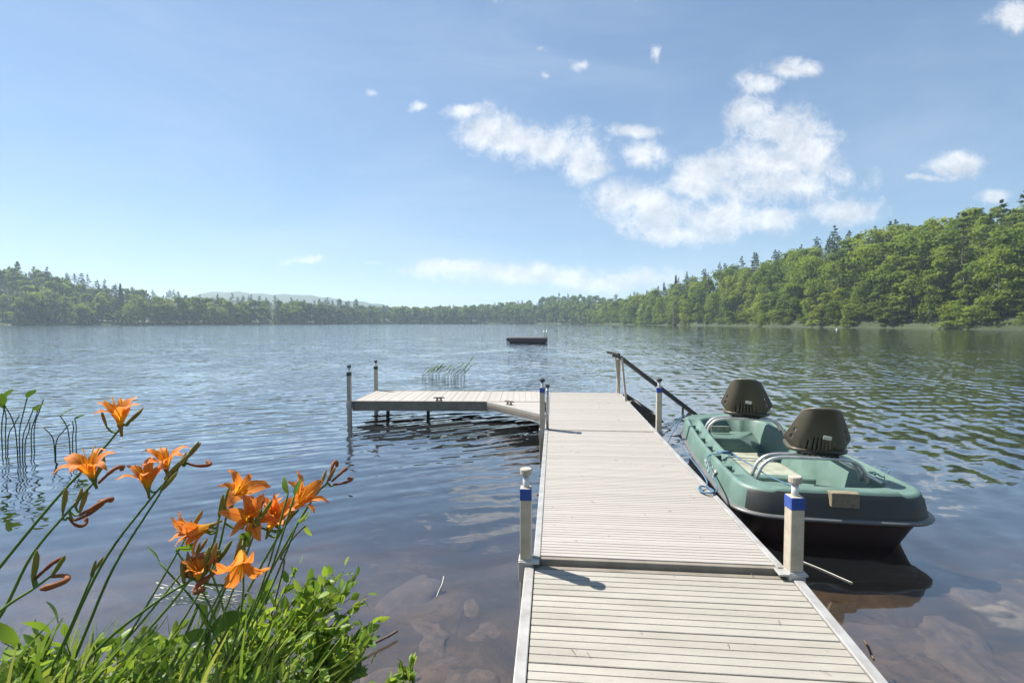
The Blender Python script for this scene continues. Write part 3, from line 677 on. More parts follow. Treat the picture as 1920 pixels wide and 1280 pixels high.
# ------------------------------------------------------------------ boat
BH = R(-8.0); BO = Vector((2.072, 2.985, 0))
boat = empty('rowing_boat', BO, BH, 'faded green plastic fishing boat with two swivel seats tied to the dock', 'boat')
BL = 2.62; NP = 96
def outline(inset, taper=.10, rs=.24, rb=.30, half=.625, y0=0.0, y1=BL):
    """rounded plan outline, starts at the stern middle, counter-clockwise from above"""
    hs, hb = half - inset, half - taper - inset; ya, yb = y0 + inset, y1 - inset; rs = max(.03, rs - inset * .6); rb = max(.03, rb - inset * .6)
    bow = .07
    P = []
    def arc(cx, cy, r, a0, a1, n):
        for k in range(n): a = R(a0 + (a1 - a0) * k / (n - 1)); P.append((cx + r * math.cos(a), cy + r * math.sin(a)))
    P += [(x, ya - .015 * (1 - (x / hs) ** 2)) for x in np.linspace(0, hs - rs, 9)[:-1]]
    arc(hs - rs, ya + rs, rs, -90, 0, 12)
    P += [(hs + (hb - hs) * f + .028 * math.sin(math.pi * f), ya + rs + (yb - rb - ya - rs) * f) for f in np.linspace(0, 1, 22)[1:-1]]
    arc(hb - rb, yb - rb, rb, 0, 90, 12)
    P += [(x, yb + bow * (1 - (x / (hb - rb)) ** 2)) for x in np.linspace(hb - rb, 0, 9)[1:]]
    left = [(-x, y) for x, y in P[1:-1]][::-1]
    return P + left
def sheer(y): return .03 * (max(0, y - 1.2) / 1.4) ** 2
def ring(inset, z, **kw): return [(x, y, z + (sheer(y) if z > .1 else 0)) for x, y in outline(inset, **kw)]
b = MB(); b.loft([ring(.235, -.13), ring(.19, -.11), ring(.10, .10), ring(.055, .195)], True, True, False); b.build('lower_hull', M['hull_dark'], boat, True)
b = MB(); b.loft([ring(.055, .194), ring(.0, .196), ring(-.006, .205), ring(-.002, .217), ring(.03, .222)], True, False, False); b.build('rub_rail', M['hull_lip'], boat, True)
# upper deck: outer side, top ridge, gunwale tray on the sides, inner ridge, interior wall, floor
base_o = outline(0); cxy = [(x, y) for x, y in base_o]
def trayw(x, y): return max(0, min(1, (abs(x) - .36) / .1)) * ss(np.array(y), .34, .46) * ss(np.array(BL - y), .30, .42)
def stern_notch(x, y): return float(ss(np.array(.42 - abs(x)), 0, .025)) * float(ss(np.array(.4 - y), 0, .05))
def deck_ring(inset, z, tray=0.0, notch=0.0, ins2=None, bowins=0.0):
    o = outline(inset); r_ = []
    for (x, y), (bx, by) in zip(o, cxy):
        tw = float(trayw(bx, by)); nb_ = stern_notch(bx, by)
        r_.append((x, y, z + sheer(y) - tray * tw + notch * nb_))
    return r_
loops = [deck_ring(.026, .221), deck_ring(.030, .235), deck_ring(.052, .345, 0, .0), deck_ring(.062, .362, 0, .012), deck_ring(.078, .368, .0, .016), deck_ring(.090, .364, .012, .016), deck_ring(.098, .362, .05, .016),
         deck_ring(.160, .362, .052, .012), deck_ring(.172, .362, .006), deck_ring(.186, .366, 0), deck_ring(.205, .362, 0), deck_ring(.218, .345), deck_ring(.262, .16), deck_ring(.285, .085)]
b = MB(); b.loft(loops, True, False, False); up = b.build('upper_hull', M['hull_green'], boat, True)
b = MB(); b.loft([deck_ring(.283, .088)], True, False, True); b.build('cockpit_floor', M['floor'], boat)
# raised box before the transom, thwart and bow step inside the cockpit
def slab(name, lo, hi, m, inset=.03, bw=.015):
    (x0, y0, z0), (x1, y1, z1) = lo, hi; b = MB()
    b.loft([[(x0, y0, z0), (x1, y0, z0), (x1, y1, z0), (x0, y1, z0)], [(x0 + inset, y0 + inset, z1), (x1 - inset, y0 + inset, z1), (x1 - inset, y1 - inset, z1), (x0 + inset, y1 - inset, z1)]])
    return bevel(b.build(name, m, boat, False), bw, 3)
b = MB(); b.loft([[(-.30, .27, .088), (.27, .27, .088), (.24, 1.0, .088), (-.27, 1.0, .088)], [(-.26, .27, .33), (.22, .27, .33), (.17, .92, .15), (-.20, .92, .15)]]); bevel(b.build('stern_hump', M['hull_green'], boat), .02, 3)
for k, (x_, y_) in enumerate(((-.10, .44), (.03, .40), (-.03, .60))):
    b = MB(); b.bar((x_, y_, .333 - .277 * (y_ - .27)), (x_ + .015, y_ + .06, .333 - .277 * (y_ - .21)), .014, .012); b.build('drain_slot', M['hole'], boat)
b = MB(); b.loft([[(-.345, 1.08, .087), (.345, 1.08, .087), (.345, 1.20, .087), (-.345, 1.20, .087)], [(-.35, 1.095, .135), (.35, 1.095, .135), (.35, 1.185, .135), (-.35, 1.185, .135)]]); bevel(b.build('thwart', M['hull_green'], boat), .015, 3)
b = MB(); b.loft([[(-.30, 2.02, .087), (.30, 2.02, .087), (.26, 2.33, .087), (-.26, 2.33, .087)], [(-.33, 2.04, .245), (.0, 2.04, .245), (.27, 2.36, .25), (-.28, 2.36, .25)]]); bevel(b.build('bow_step', M['hull_green'], boat), .015, 3)
b = MB(); b.box((-.22, 2.215, .26), (-.03, 2.232, .33)); bevel(b.build('bow_panel', M['floor'], boat), .004)
# grips and rod rests along the gunwale trays
for side in (-1, 1):
    for y_ in ((.62, .92, 1.22, 1.52, 1.86, 2.06) if side < 0 else (.62, 1.0, 1.45, 1.9)):
        xo = side * (.635 - .130 - .10 * (y_ - .25) / BL + .026 * math.sin(math.pi * (y_ - .25) / 2.1))
        b = MB(); pts_ = [(xo + .034 * math.cos(a), y_ + .045 * math.sin(a)) for a in np.linspace(0, math.pi, 9)]
        b.prism(pts_, .308 + sheer(y_), .352 + sheer(y_)); bevel(b.build('rod_rest', M['hull_green'], boat), .008, 2)
        b = MB(); b.prism([(xo + .030 * math.cos(a), y_ - .006 - .032 * math.sin(a)) for a in np.linspace(math.pi, 0, 9)][::-1], .309 + sheer(y_), .3155 + sheer(y_)); b.build('rest_hole', M['hole'], boat)
# dark transom panel and motor plate
pan = MB(); o_out = outline(.010); Lp = []
idx = [i for i, (x, y) in enumerate(cxy) if y < .10 and abs(x) < .60]; idx.sort(key=lambda i: cxy[i][0])
for z_, ins in ((.226, .020), (.24, .022), (.335, .040), (.352, .052)):
    oo = outline(ins); Lp.append([(oo[i][0], oo[i][1], z_ + (.012 * stern_notch(*cxy[i]) if z_ > .35 else 0)) for i in idx])
pan.loft(Lp, False, False, False); pan.build('transom_panel', M['hull_panel'], boat, True)
jbox(boat, 'motor_plate', (-.07, -.006, .292), (.095, .05, .386), M['plate'], .006)
# white worn emblem on the left side
dec = MB(); oo = outline(.034)
def side_pt(y_, z_):
    f = (y_ - .26) / (BL - .55); x = -(.635 - .034 - .006 - (.10) * f + .028 * math.sin(math.pi * f)) + (z_ - .24) * .12; return Vector((x - .008, y_, z_ + .01))
for k in range(6):                                                    # too worn to read: loops and strokes only
    yc = .96 - .055 * k; zc = .272 + .012 * math.sin(k * 2.3)
    ring_ = [side_pt(yc + .020 * math.cos(a), zc + (.020 + .006 * (k % 3)) * math.sin(a)) for a in np.linspace(.3 * k, .3 * k + 4.2 + .3 * (k % 2), 9)]
    for p, q_ in zip(ring_, ring_[1:]): dec.bar(p, q_, .009, .003, (-1, 0, 0))
    dec.bar(side_pt(yc - .022, zc - .024), side_pt(yc - .010, zc + .030), .008, .003, (-1, 0, 0))
dec.bar(side_pt(.70, .245), side_pt(.625, .30), .022, .003, (-1, 0, 0))
dec.build('side_emblem', M['sticker'], boat)
# seats on pairs of bent tubes
def seat(yh, yaw, xc, sc_=1.0):
    for dy in (-.045, .045):
        pts_ = [(-.37, yh + dy, .32), (-.355, yh + dy, .375), (-.33, yh + dy, .425), (-.285, yh + dy, .465), (-.22, yh + dy, .485), (-.12, yh + dy, .49), (.0, yh + dy, .49), (.12, yh + dy, .49), (.22, yh + dy, .485), (.285, yh + dy, .465), (.33, yh + dy, .425), (.355, yh + dy, .375), (.37, yh + dy, .32)]
        b = MB(); b.tube(spline(pts_, 4), .0125, 10); b.build('seat_tube', M['alu'], boat, True)
    e = bpy.data.objects.new('seat', None)
    # seat pan
    b = MB(); lo = []
    for z_, s_ in ((0, .80), (.012, .97), (.03, 1.0), (.042, .97), (.038, .80), (.02, .5)):
        lo.append([(.225 * s_ * (abs(math.cos(a)) ** .55) * (1 if math.cos(a) > 0 else -1), .235 + .215 * s_ * (abs(math.sin(a)) ** .55) * (1 if math.sin(a) > 0 else -1), z_) for a in np.linspace(0, 2 * math.pi, 33)[:-1]])
    b.loft(lo); st_ = b.build('seat', M['seat'], boat, True, (xc, yh - .04, .505)); st_.rotation_euler = (0, 0, yaw); st_.scale = (sc_, sc_, sc_)
    b = MB(); b.tube([(0, .2, -.02), (0, .2, .01)], .10, 20); b.build('swivel', M['dark_metal'], st_)
    # back shell, a grid with real slots
    nu, nv = 49, 26; b = MB(); ids = {}
    for j in range(nv):
        v = j / (nv - 1)
        hw = .235 * (1 - .02 * v) * (1 - .50 * max(0, v - .10) ** 1.15) ; z = .385 * v
        for i in range(nu):
            u = -1 + 2 * i / (nu - 1); rnd = 1 - max(0, abs(u) - .55) ** 2 * .9 * max(0, v - .35) - .0
            low = max(0, abs(u) - .62) * .28 * (1 - v) ** 2
            zz = (z * (1 - .10 * max(0, v - .6) * abs(u) ** 3 * 2.2)) + low - .015 * (1 - v)
            x = hw * u * (1 - .16 * (1 - v) ** 3 * 1.0 * 0) ; y = -.02 - .10 * v + .13 * abs(u) ** 2.4 * (1 - .35 * v) + .03 * (1 - v) ** 2
            ids[i, j] = b.vs([(x, y, zz + .0)])
    slots = {14, 18, 21, 24, 27, 30, 34}
    for j in range(nv - 1):
        for i in range(nu - 1):
            if i in slots and 2 <= j <= (9 if i not in (14, 34) else 7) : continue
            if i in (3, 44) and j in (5, 6, 10, 11): continue
            b.f.append((ids[i, j], ids[i, j + 1], ids[i + 1, j + 1], ids[i + 1, j]))
    bk = b.build('backrest', M['seat'], st_, True, (0, .03, .012)); sm = bk.modifiers.new('thick', 'SOLIDIFY'); sm.thickness = .012; sm.offset = 0
    edge = [ids[0, j] for j in range(nv)] + [ids[i, nv - 1] for i in range(1, nu)] + [ids[nu - 1, j] for j in range(nv - 2, -1, -1)]
    eb = MB(); eb.tube([b.v[k] for k in edge], .0085, 6); eb.build('backrest_rim', M['seat_edge'], bk, True)
    s2_ = MB(); s2_.box((-.002, -.0, 0), (.055, .004, .03)); so = s2_.build('sticker', M['sticker'], st_, loc=(.0, -.078, .155)); so.rotation_euler = (R(14), R(8), 0)
    MB().box((-.125, .012, .03), (.125, .016, .16)).build('slot_shade_plate', M['hole'], st_, loc=(0, .028, .012))  # added black plate, stands in for the shade inside the slots
    hg = MB(); hg.tube([(-.13, 0, 0), (.13, 0, 0)], .011, 8)
    for k in range(7): hg.box((-.12 + .038 * k, -.02, -.012), (-.10 + .038 * k, .015, .012))
    hg.build('hinge', M['hole'], st_, loc=(0, .015, .01))
seat(.46, R(-13), .055, .88); seat(1.86, R(-20), .0, .98)
# ropes
def rope(label, pts_, r=.006, n=8, cat='rope'):
    b = MB(); b.tube(spline(pts_, n), r, 6); return tag(b.build('mooring_rope', M['rope'], None, True), label, cat)
def bl(x, y, z): c, s_ = math.cos(BH), math.sin(BH); return Vector((BO.x + x * c - y * s_, BO.y + x * s_ + y * c, z))
def dk(v, u, z): return O1 + Vv * v + U * u + Vector((0, 0, z))
coil = [dk(1.16 + .05 * math.cos(a) * (1 - .02 * k) - .02, 1.02 + .07 * math.sin(a), .012 + .004 * (k % 4)) for k, a in enumerate(np.linspace(0, 6.28 * 2.6, 22))]
rope('blue rope from a coil on the dock edge over the gunwale to the boat stern', coil + [dk(1.22, 1.05, .02), bl(-.60, .86, .34), bl(-.50, .86, .385), bl(-.42, .84, .38), bl(-.36, .62, .378), bl(-.32, .34, .374), bl(-.27, .16, .380), bl(-.24, .07, .384)], .0055)
b = MB(); 
for k in range(3): b.tube(spline([bl(-.50, .90 + .02 * k, .374), bl(-.46, .84 - .01 * k, .40 + .006 * k), bl(-.40, .82 + .02 * k, .385), bl(-.38, .78, .372)], 5), .0075, 6)
tag(b.build('rope_knot', M['rope'], None, True), 'blue rope knot on the left gunwale near the stern seat', 'rope')
rope('slack blue rope hanging down the left side of the green boat hull', [bl(-.47, 2.45, .39), bl(-.585, 2.30, .33), bl(-.60, 1.95, .24), bl(-.64, 1.55, .22), bl(-.655, 1.20, .245), dk(1.20, 1.25, .03), dk(1.165, 1.10, .012)], .006)
rope('dark rope drooping from the boat bow to the dock edge', [bl(-.46, 2.47, .39), bl(-.60, 2.36, .2), bl(-.72, 2.15, .06), bl(-.78, 1.9, .12), dk(1.20, 1.92, .01)], .005)
rope('thin rope from the boat bow to the post by the steps', [bl(-.44, 2.50, .39), bl(-.58, 2.52, .24), bl(-.72, 2.5, .12), O1 + Vv * (W + .06) + U * (LN + .06) + Vector((0, 0, .02))], .005)
rope('short loop of rope lying over the stern right gunwale', [bl(.40, .55, .10), bl(.44, .50, .36), bl(.52, .52, .345), bl(.58, .56, .38), bl(.56, .62, .375)], .005)
tag(MB().tube([bl(.36, .25, .385), bl(.36, 1.2, .39)], .012, 8).build('paddle_shaft', M['alu'], None, True), 'pale aluminium paddle shaft lying along the right inner gunwale', 'paddle')

# ------------------------------------------------------------------ raft, buoy
rx0, rx1 = -.31, 2.52; rf = empty('swim_raft', ((rx0 + rx1) / 2, 34.2, 0), R(-2), 'dark swimming raft with a small ladder floating far out on the lake', 'raft')
jbox(rf, 'raft_deck', (-1.42, 0, .26), (1.42, 2.4, .34), M['raft'], .02); jbox(rf, 'skirt_board', (-1.40, -.04, .06), (1.40, -.001, .29), M['raft'], .01); jbox(rf, 'float_drum', (-1.3, .05, -.2), (1.3, 2.35, .2), M['raft_float'], .05)
for k in range(6): jbox(rf, 'deck_plank', (-1.42, .4 * k + .01, .341), (1.42, .4 * k + .39, .365), M['raft'], .005)
b = MB()
for x_ in (1.17, 1.37): b.tube(spline([(x_, .1, .0), (x_, .02, .35), (x_ - .02, .0, .75), (x_ - .03, .15, .86), (x_ - .03, .38, .8), (x_ - .02, .4, .36)], 5), .035, 6)
b.build('ladder', M['alu'], rf, True)
jbox(rf, 'corner_bumper', (-1.5, -.08, .16), (-1.36, .1, .34), M['raft_float'], .02); jbox(rf, 'corner_bumper', (-1.5, -.09, .0), (-1.38, .06, .155), M['sticker'], .02)
b = MB(); b.loft([[(r_ * math.cos(a), r_ * math.sin(a), z_) for a in np.linspace(0, 6.28, 13)[:-1]] for r_, z_ in ((.05, -.2), (.17, -.1), (.2, .02), (.15, .14), (.05, .2), (.03, .3))])
tag(b.build('buoy', M['sticker'], None, True, at(1569, 618.5, 96) * 1.0), 'tiny white buoy on the water before the right shore', 'buoy'); bpy.data.objects['buoy'].location.z = .02

# ------------------------------------------------------------------ rocks and sticks on the lake bed
def rock_mesh(seed, flat):
    rr = np.random.default_rng(seed); b = MB(); L = []
    for i, th in enumerate(np.linspace(-1.45, 1.45, 13)):
        L.append([((math.cos(th) * (1 + .18 * math.sin(2 * a + seed) + .1 * math.sin(3.3 * a + 2 * seed))) * math.cos(a), math.cos(th) * (1 + .2 * math.cos(1.7 * a + seed)) * math.sin(a) * .75, math.sin(th) * flat * (1 + .2 * math.sin(a * 2 + seed))) for a in np.linspace(0, 2 * math.pi, 31)[:-1]])
    b.loft(L)
    from mathutils import noise as mn
    b.v = [tuple(Vector(p) * (1 + .34 * mn.noise(Vector(p) * 1.7 + Vector((seed * 7.1, 0, 0))) + .16 * mn.noise(Vector(p) * 4.3 + Vector((0, seed * 3.3, 0))))) for p in b.v]
    return b.mesh('lakebed_rock', True)
RK = [rock_mesh(s_, f) for s_, f in ((1, .28), (2, .4), (3, .2), (5, .5))]
for m_ in RK: m_.materials.append(M['rock'])
spots = [(1660, 1190, .30, 'broad flat brown rock under water right of the dock'), (1800, 1215, .26, 'second sunken slab right of the broad flat rock'), (1560, 1250, .20, 'sunken rock close to the near right dock edge'), (1850, 1120, .16, 'small sunken stone behind the slabs on the right'), (1900, 1270, .2, 'sunken stone in the lower right corner'),
         (870, 1228, .10, 'pale stone under water left of the near dock section'), (905, 1120, .12, 'sunken stone beside the left dock post'), (905, 1175, .11, 'ring shaped dark stone under water by the dock'), (740, 1130, .22, 'wide sunken rock beyond the shrub'), (800, 1180, .15, 'sunken stone between shrub and dock'), (760, 1270, .16, 'sunken stone behind the small sprig'), (880, 1270, .14, 'sunken stone at the lower edge beside the dock'),
         (930, 940, .14, 'sunken stone by the middle dock section'), (870, 1010, .15, 'sunken stone off the left dock post')]
for k, (x_, y_, s_, lab) in enumerate(spots):
    dz = at(x_, y_, 2.0); tt = (0 - CAM_H) / (dz.z - CAM_H); X0, Y0 = dz.x * tt, 2.0 * tt
    for _ in range(3):
        zb = float(height(X0, Y0)); tt = (zb + .03 - CAM_H) / (dz.z - CAM_H); X0, Y0 = dz.x * tt, 2.0 * tt
    o = link('lakebed_rock', RK[k % 4], None, None, (X0, Y0, zb - .02), (R(random.uniform(-8, 8)), R(random.uniform(-8, 8)), k * 1.3)); o.scale = (s_ * 1.25, s_, s_ * .55); tag(o, lab, 'rock', 'stones under the shallow water')
for (p0, p1, r_, lab) in (((832, 1080), (820, 1118), .0022, 'thin pale stick under water left of the dock'), ((1505, 1052), (1600, 1092), .0026, 'pale twig floating by the boat stern'), ((1620, 1200), (1640, 1235), .005, 'bent stick on the lake bed at the right'), ((745, 1190), (690, 1220), .006, 'dark stick rising from the water by the shrub')):
    pp = []
    for f in (0, .35, .7, 1):
        q_ = at(p0[0] + (p1[0] - p0[0]) * f, p0[1] + (p1[1] - p0[1]) * f, 2.0); tt = (.004 - CAM_H) / (q_.z - CAM_H); pp.append(Vector((q_.x * tt + .004 * math.sin(f * 5), 2 * tt, .004 + (.02 if 'rising' in lab else 0))))
    tag(MB().tube(spline(pp, 4), r_, 5).build('stick', M['dry'] if 'pale' in lab else M['twig'], None, True), lab, 'stick')

# ------------------------------------------------------------------ water plants
def blade_mesh(name, L, wd, bend, n=6, attr=False):
    b = MB()
    for k in range(n + 1):
        f = k / n; w_ = wd * math.sin(math.pi * min(.98, .06 + f * .94)) ** .8 * .5; x = bend * L * f * f; z = L * (f - .25 * abs(bend) * f * f)
        b.vs([(x, -w_, z), (x + w_ * .25, 0, z), (x, w_, z)])
    for k in range(n):
        i = 3 * k; b.f += [(i, i + 1, i + 4, i + 3), (i + 1, i + 2, i + 5, i + 4)]
    return b.mesh(name, True)
pw_leaf = blade_mesh('leaf', .19, .075, .25); pw_leaf.materials.append(M['reed'])
def waterplant(x_, yw, stems, label, name='pickerelweed', grp='pickerelweed stalks standing in the water at left'):
    q_ = at(x_, yw, 2.0); tt = -CAM_H / (q_.z - CAM_H); X0, Y0 = q_.x * tt, 2.0 * tt
    root = empty(name, (X0, Y0, 0), 0, label, 'water plant', grp)
    for (dx, h, leafy, tilt) in stems:
        p = [Vector((dx * .3, 0, -.3)), Vector((dx * .4, 0, h * .4)), Vector((dx * .7 + tilt * h * .4, .02, h * .75)), Vector((dx + tilt * h, .02, h))]
        MB().tube(spline(p, 3), .0055, 5).build('stalk', M['reed'], root, True)
        if leafy:
            o = link('leaf', pw_leaf, None, root, p[-1], (R(random.uniform(-25, 25)), R(random.uniform(15, 60)) * (1 if leafy > 0 else -1), R(random.uniform(-60, 60)))); s_ = abs(leafy); o.scale = (s_, s_, s_)
waterplant(8, 850, [(-.05, .62, 1, .1), (.05, .5, -.9, -.1), (.12, .42, 0, .1)], 'pickerelweed stalks at the left picture edge with the highest leaf')
waterplant(38, 862, [(-.08, .58, .9, -.15), (.0, .66, 1, .12), (.08, .52, .9, .1), (.14, .40, 0, -.1)], 'leafiest clump of pickerelweed stalks left of the orange lilies')
waterplant(62, 845, [(-.04, .45, .7, .2), (.05, .58, 0, .12)], 'bare tall reed stalk with one fork behind the leafy clump')
waterplant(104, 858, [(-.02, .32, 0, -.35), (.02, .36, .5, .35)], 'bent leafless water stalk between the reeds and the lily flower')
waterplant(134, 850, [(-.05, .42, 1.0, -.2), (.04, .36, -.1, -.1)], 'water stalk bearing one upright arrow shaped leaf')
waterplant(143, 846, [(.0, .36, .95, -.06)], 'water stalk bearing one slanting leaf nearest to the lily flower')
for k in range(16):
    x_ = 792 + k * 5.2 + random.uniform(-2, 2); yw = 712 - 4 * math.sin(k * .4) + random.uniform(-3, 3); h = .18 + .22 * (k / 16) + random.uniform(-.05, .1)
    waterplant(x_, yw, [(.0, h, .9, .35), (.06, h * .8, .7, .5)], f'thin slanting reed beyond the side dock, {ordinal(k)}from the left of its patch', 'reed', 'reed patch beyond the side dock')

# ------------------------------------------------------------------ day lilies
def petal_mesh(wide, open_, L=.088):
    """strip petal along a flaring, recurving profile; axis +Z, petal towards +X"""
    b = MB(); n, mm = 10, 4; al, ac = [], []
    r, z, a = .006, 0.0, R(80); st_ = L / n
    for k in range(n + 1):
        f = k / n; w_ = wide * (math.sin(math.pi * min(.985, .10 + .90 * f)) ** .75) * (.35 + .65 * min(1, f * 2.2))
        for j in range(mm + 1):
            s_ = -1 + 2 * j / mm; ruf = .0022 * math.sin(f * 22 + s_ * 3) * abs(s_) * f
            nx, nz = -math.sin(a), math.cos(a); lift = .22 * w_ * s_ * s_ * (1 - .6 * f) + ruf
            b.vs([(r + nx * lift, s_ * w_, z + nz * lift)]); al.append(f); ac.append(abs(s_))
        a -= R(open_ * (.3 + 1.7 * f) * 100 / n) if f > .22 else R(open_ * 15 / n)
        r += math.cos(a) * st_; z += math.sin(a) * st_
    for k in range(n):
        for j in range(mm): i = k * (mm + 1) + j; b.f.append((i, i + 1, i + mm + 2, i + mm + 1))
    m_ = b.mesh('petal', True)
    for nm, vals in (('along', al), ('across', ac)): m_.attributes.new(nm, 'FLOAT', 'POINT').data.foreach_set('value', vals)
    m_.materials.append(M['petal']); return m_
PET = {o_: (petal_mesh(.0165, o_), petal_mesh(.0100, o_ * 1.15)) for o_ in (.55, .85, 1.15)}
def tube_attr(b, name, m_, vals): pass
thr = MB().tube([(0, 0, -.028), (0, 0, -.010), (0, 0, .004)], [.0028, .004, .0075], 8).mesh('flower', True); thr.materials.append(M['bud'])
stm = MB()
for k in range(6): a = k * 1.05; stm.tube([(0, 0, 0), (.006 * math.cos(a), .006 * math.sin(a), .035), (.018 * math.cos(a) + .01, .018 * math.sin(a), .068)], [.0010, .0008, .0016], 4)
stm = stm.mesh('stamen', True); stm.materials.append(M['petal'])
budm = MB().tube([(0, 0, 0), (0, 0, .012), (.002, 0, .03), (.003, 0, .05), (.002, 0, .064)], [.0024, .0042, .0056, .0050, .0014], 8).mesh('bud', True); budm.materials.append(M['bud'])
wim = MB().tube(spline([(0, 0, 0), (.004, 0, .03), (.02, .002, .05), (.045, 0, .05), (.058, 0, .028)], 3), [.004] * 4 + [.0055] * 3 + [.006] * 3 + [.0065, .007, .003], 7).mesh('wilted_flower', True); wim.materials.append(M['wilt'])
def aim(v, roll=0): return (Vector(v).normalized().to_track_quat('Z', 'Y').to_matrix() @ Matrix.Rotation(roll, 3, 'Z')).to_euler()
def add_flower(root, p, axis_, open_=.85, s_=1.0, roll=0.0):
    f = link('flower', thr, None, root, p, aim(axis_, roll)); f.scale = (s_,) * 3
    for k in range(6):
        o = link('petal', PET[open_][k % 2], None, f, None, (R(random.uniform(-7, 7)), R(random.uniform(-9, 9)), k * math.pi / 3 + random.uniform(-.1, .1))); v_ = random.uniform(.88, 1.12); o.scale = (v_, v_ * random.uniform(.85, 1.1), v_)
    link('stamen', stm, None, f, None, None)
def scape(label, path, flowers=(), buds=(), wilts=(), r0=.0042, Ys=None):
    """path: photo spots (x, y, depth); flowers: (x, y, depth, axis, openness, scale); short pedicels reach from the stem to each bloom"""
    P = spline([at(*p) for p in path], 6); root = empty('daylily', P[0], 0, label, 'flower', 'orange day lilies leaning over the water')
    o = P[0]; L = [p - o for p in P]; n = len(L)
    MB().tube(L, [r0 * (1 - .45 * k / n) for k in range(n)], 6).build('stem', M['stem'], root, True)
    def ped(p, axis_):
        k = min(range(n // 2, n), key=lambda i: (L[i] - p).length + .03 * (n - i) / n); a = L[k]
        if (a - p).length > .012: MB().tube(spline([a, (a + p) / 2 - Vector((0, 0, .006)) , p], 4), [.0026] * 9, 5).build('pedicel', M['stem'], root, True)
    for (x, y, Y, ax, op, s_) in flowers: p = at(x, y, Y) - o; ped(p, ax); add_flower(root, p, ax, op, s_, random.uniform(0, 6))
    for (x, y, Y, ax, s_) in buds: p = at(x, y, Y) - o; ped(p, ax); q_ = link('bud', budm, None, root, p, aim(ax)); q_.scale = (s_,) * 3
    for (x, y, Y, ax, s_, roll) in wilts: p = at(x, y, Y) - o; ped(p, ax); q_ = link('wilted_flower', wim, None, root, p, aim(ax, roll)); q_.scale = (s_,) * 3
    return root
UPR = (.55, .1, .8)
scape('tallest day lily, its wide orange flower highest and leaning right', [(-130, 1230, 1.15), (10, 1050, 1.22), (110, 930, 1.27), (190, 845, 1.3), (232, 795, 1.3)],
      [(226, 798, 1.30, (.12, -.25, 1), .85, 1.12)], [(200, 800, 1.3, (-.25, 0, 1), .7), (235, 797, 1.3, (.75, 0, .7), .95), (243, 792, 1.3, (.6, .1, .7), .8)])
scape('day lily with a broad flower crossed by a dark stem, wilted blooms below', [(-150, 1330, 1.1), (-10, 1170, 1.14), (60, 1040, 1.18), (140, 945, 1.2), (180, 900, 1.2)],
      [(174, 896, 1.2, (.0, -.35, 1), 1.15, 1.12)], [(180, 895, 1.19, (.5, -.2, .9), 1.0), (118, 960, 1.2, (.12, 0, 1), 1.0), (150, 960, 1.2, (.3, 0, 1), 1.0), (142, 950, 1.2, (.35, 0, 1), .8)],
      [(185, 905, 1.2, (.5, 0, .5), .85, 0), (150, 965, 1.2, (.9, 0, .5), 1.0, 0), (140, 975, 1.2, (.85, 0, .3), .95, .4), (128, 968, 1.2, (.3, 0, -.6), .7, 0)])
scape('day lily with two orange flowers side by side and a sheaf of buds', [(30, 1420, 1.1), (110, 1230, 1.16), (190, 1060, 1.2), (270, 950, 1.22), (340, 870, 1.23)],
      [(277, 915, 1.22, (.05, -.2, 1), .85, 1.0), (312, 880, 1.25, (.1, -.3, 1), 1.15, .95)], [(345, 865, 1.23, (.6, 0, .8), 1.0), (352, 858, 1.23, (.7, 0, .8), .8), (322, 885, 1.22, (.7, 0, .75), 1.0), (308, 898, 1.22, (.7, 0, .8), .85), (334, 876, 1.24, (.5, 0, .9), .7)],
      [(350, 868, 1.23, (.6, 0, -.2), .8, 0)])
scape('slender day lily stem beside the pair of flowers bearing only buds', [(60, 1420, 1.08), (150, 1210, 1.12), (215, 1060, 1.15), (300, 925, 1.18)], [], [(305, 918, 1.18, (.65, 0, .8), .9), (300, 925, 1.18, (.4, 0, .9), .7)])
scape('low day lily at the left edge with a closed bud and two faded blooms', [(-110, 1240, 1.05), (0, 1145, 1.05), (60, 1105, 1.05), (95, 1080, 1.05)], [], [(62, 1090, 1.05, (.12, 0, 1), 1.1), (96, 1082, 1.05, (.5, 0, .8), .9)], [(100, 1080, 1.05, (1, 0, .12), 1.0, 3.14), (66, 1085, 1.05, (.6, 0, .6), .8, 0)])
scape('day lily in the middle with a flower arching to the right at the top', [(230, 1420, 1.02), (330, 1230, 1.06), (400, 1060, 1.1), (425, 965, 1.12)],
      [(437, 932, 1.12, (.75, -.3, .6), 1.15, .95), (470, 975, 1.12, (.4, -.7, .5), .85, 1.0)], [(418, 965, 1.12, (.25, 0, 1), 1.15), (430, 970, 1.12, (.15, 0, 1), .9), (455, 990, 1.12, (.3, 0, 1), .9)], [])
scape('day lily with the rightmost open orange flower', [(300, 1420, 1.05), (400, 1230, 1.1), (490, 1060, 1.14), (535, 985, 1.15), (560, 955, 1.15)],
      [(545, 955, 1.15, (.75, -.1, .75), .85, 1.05), (505, 992, 1.14, (.45, -.3, .9), .55, 1.05), (520, 985, 1.16, (-.3, -.4, .9), .85, .9)], [(500, 1000, 1.14, (.4, 0, 1), .9), (530, 985, 1.14, (.6, 0, .8), .8)], [(480, 985, 1.12, (.3, -.3, .8), .9, 1.0)])
scape('withered day lily heads farthest right on a thin stem', [(330, 1420, 1.08), (440, 1200, 1.14), (530, 1030, 1.19), (590, 930, 1.2), (615, 905, 1.2)], [], [(612, 906, 1.2, (.5, 0, .9), .75), (600, 912, 1.2, (.35, 0, .9), .7)],
      [(618, 900, 1.2, (.15, 0, 1), .75, 0), (622, 902, 1.2, (.7, 0, .6), .7, 0), (626, 908, 1.2, (.9, 0, .1), .7, 0)])
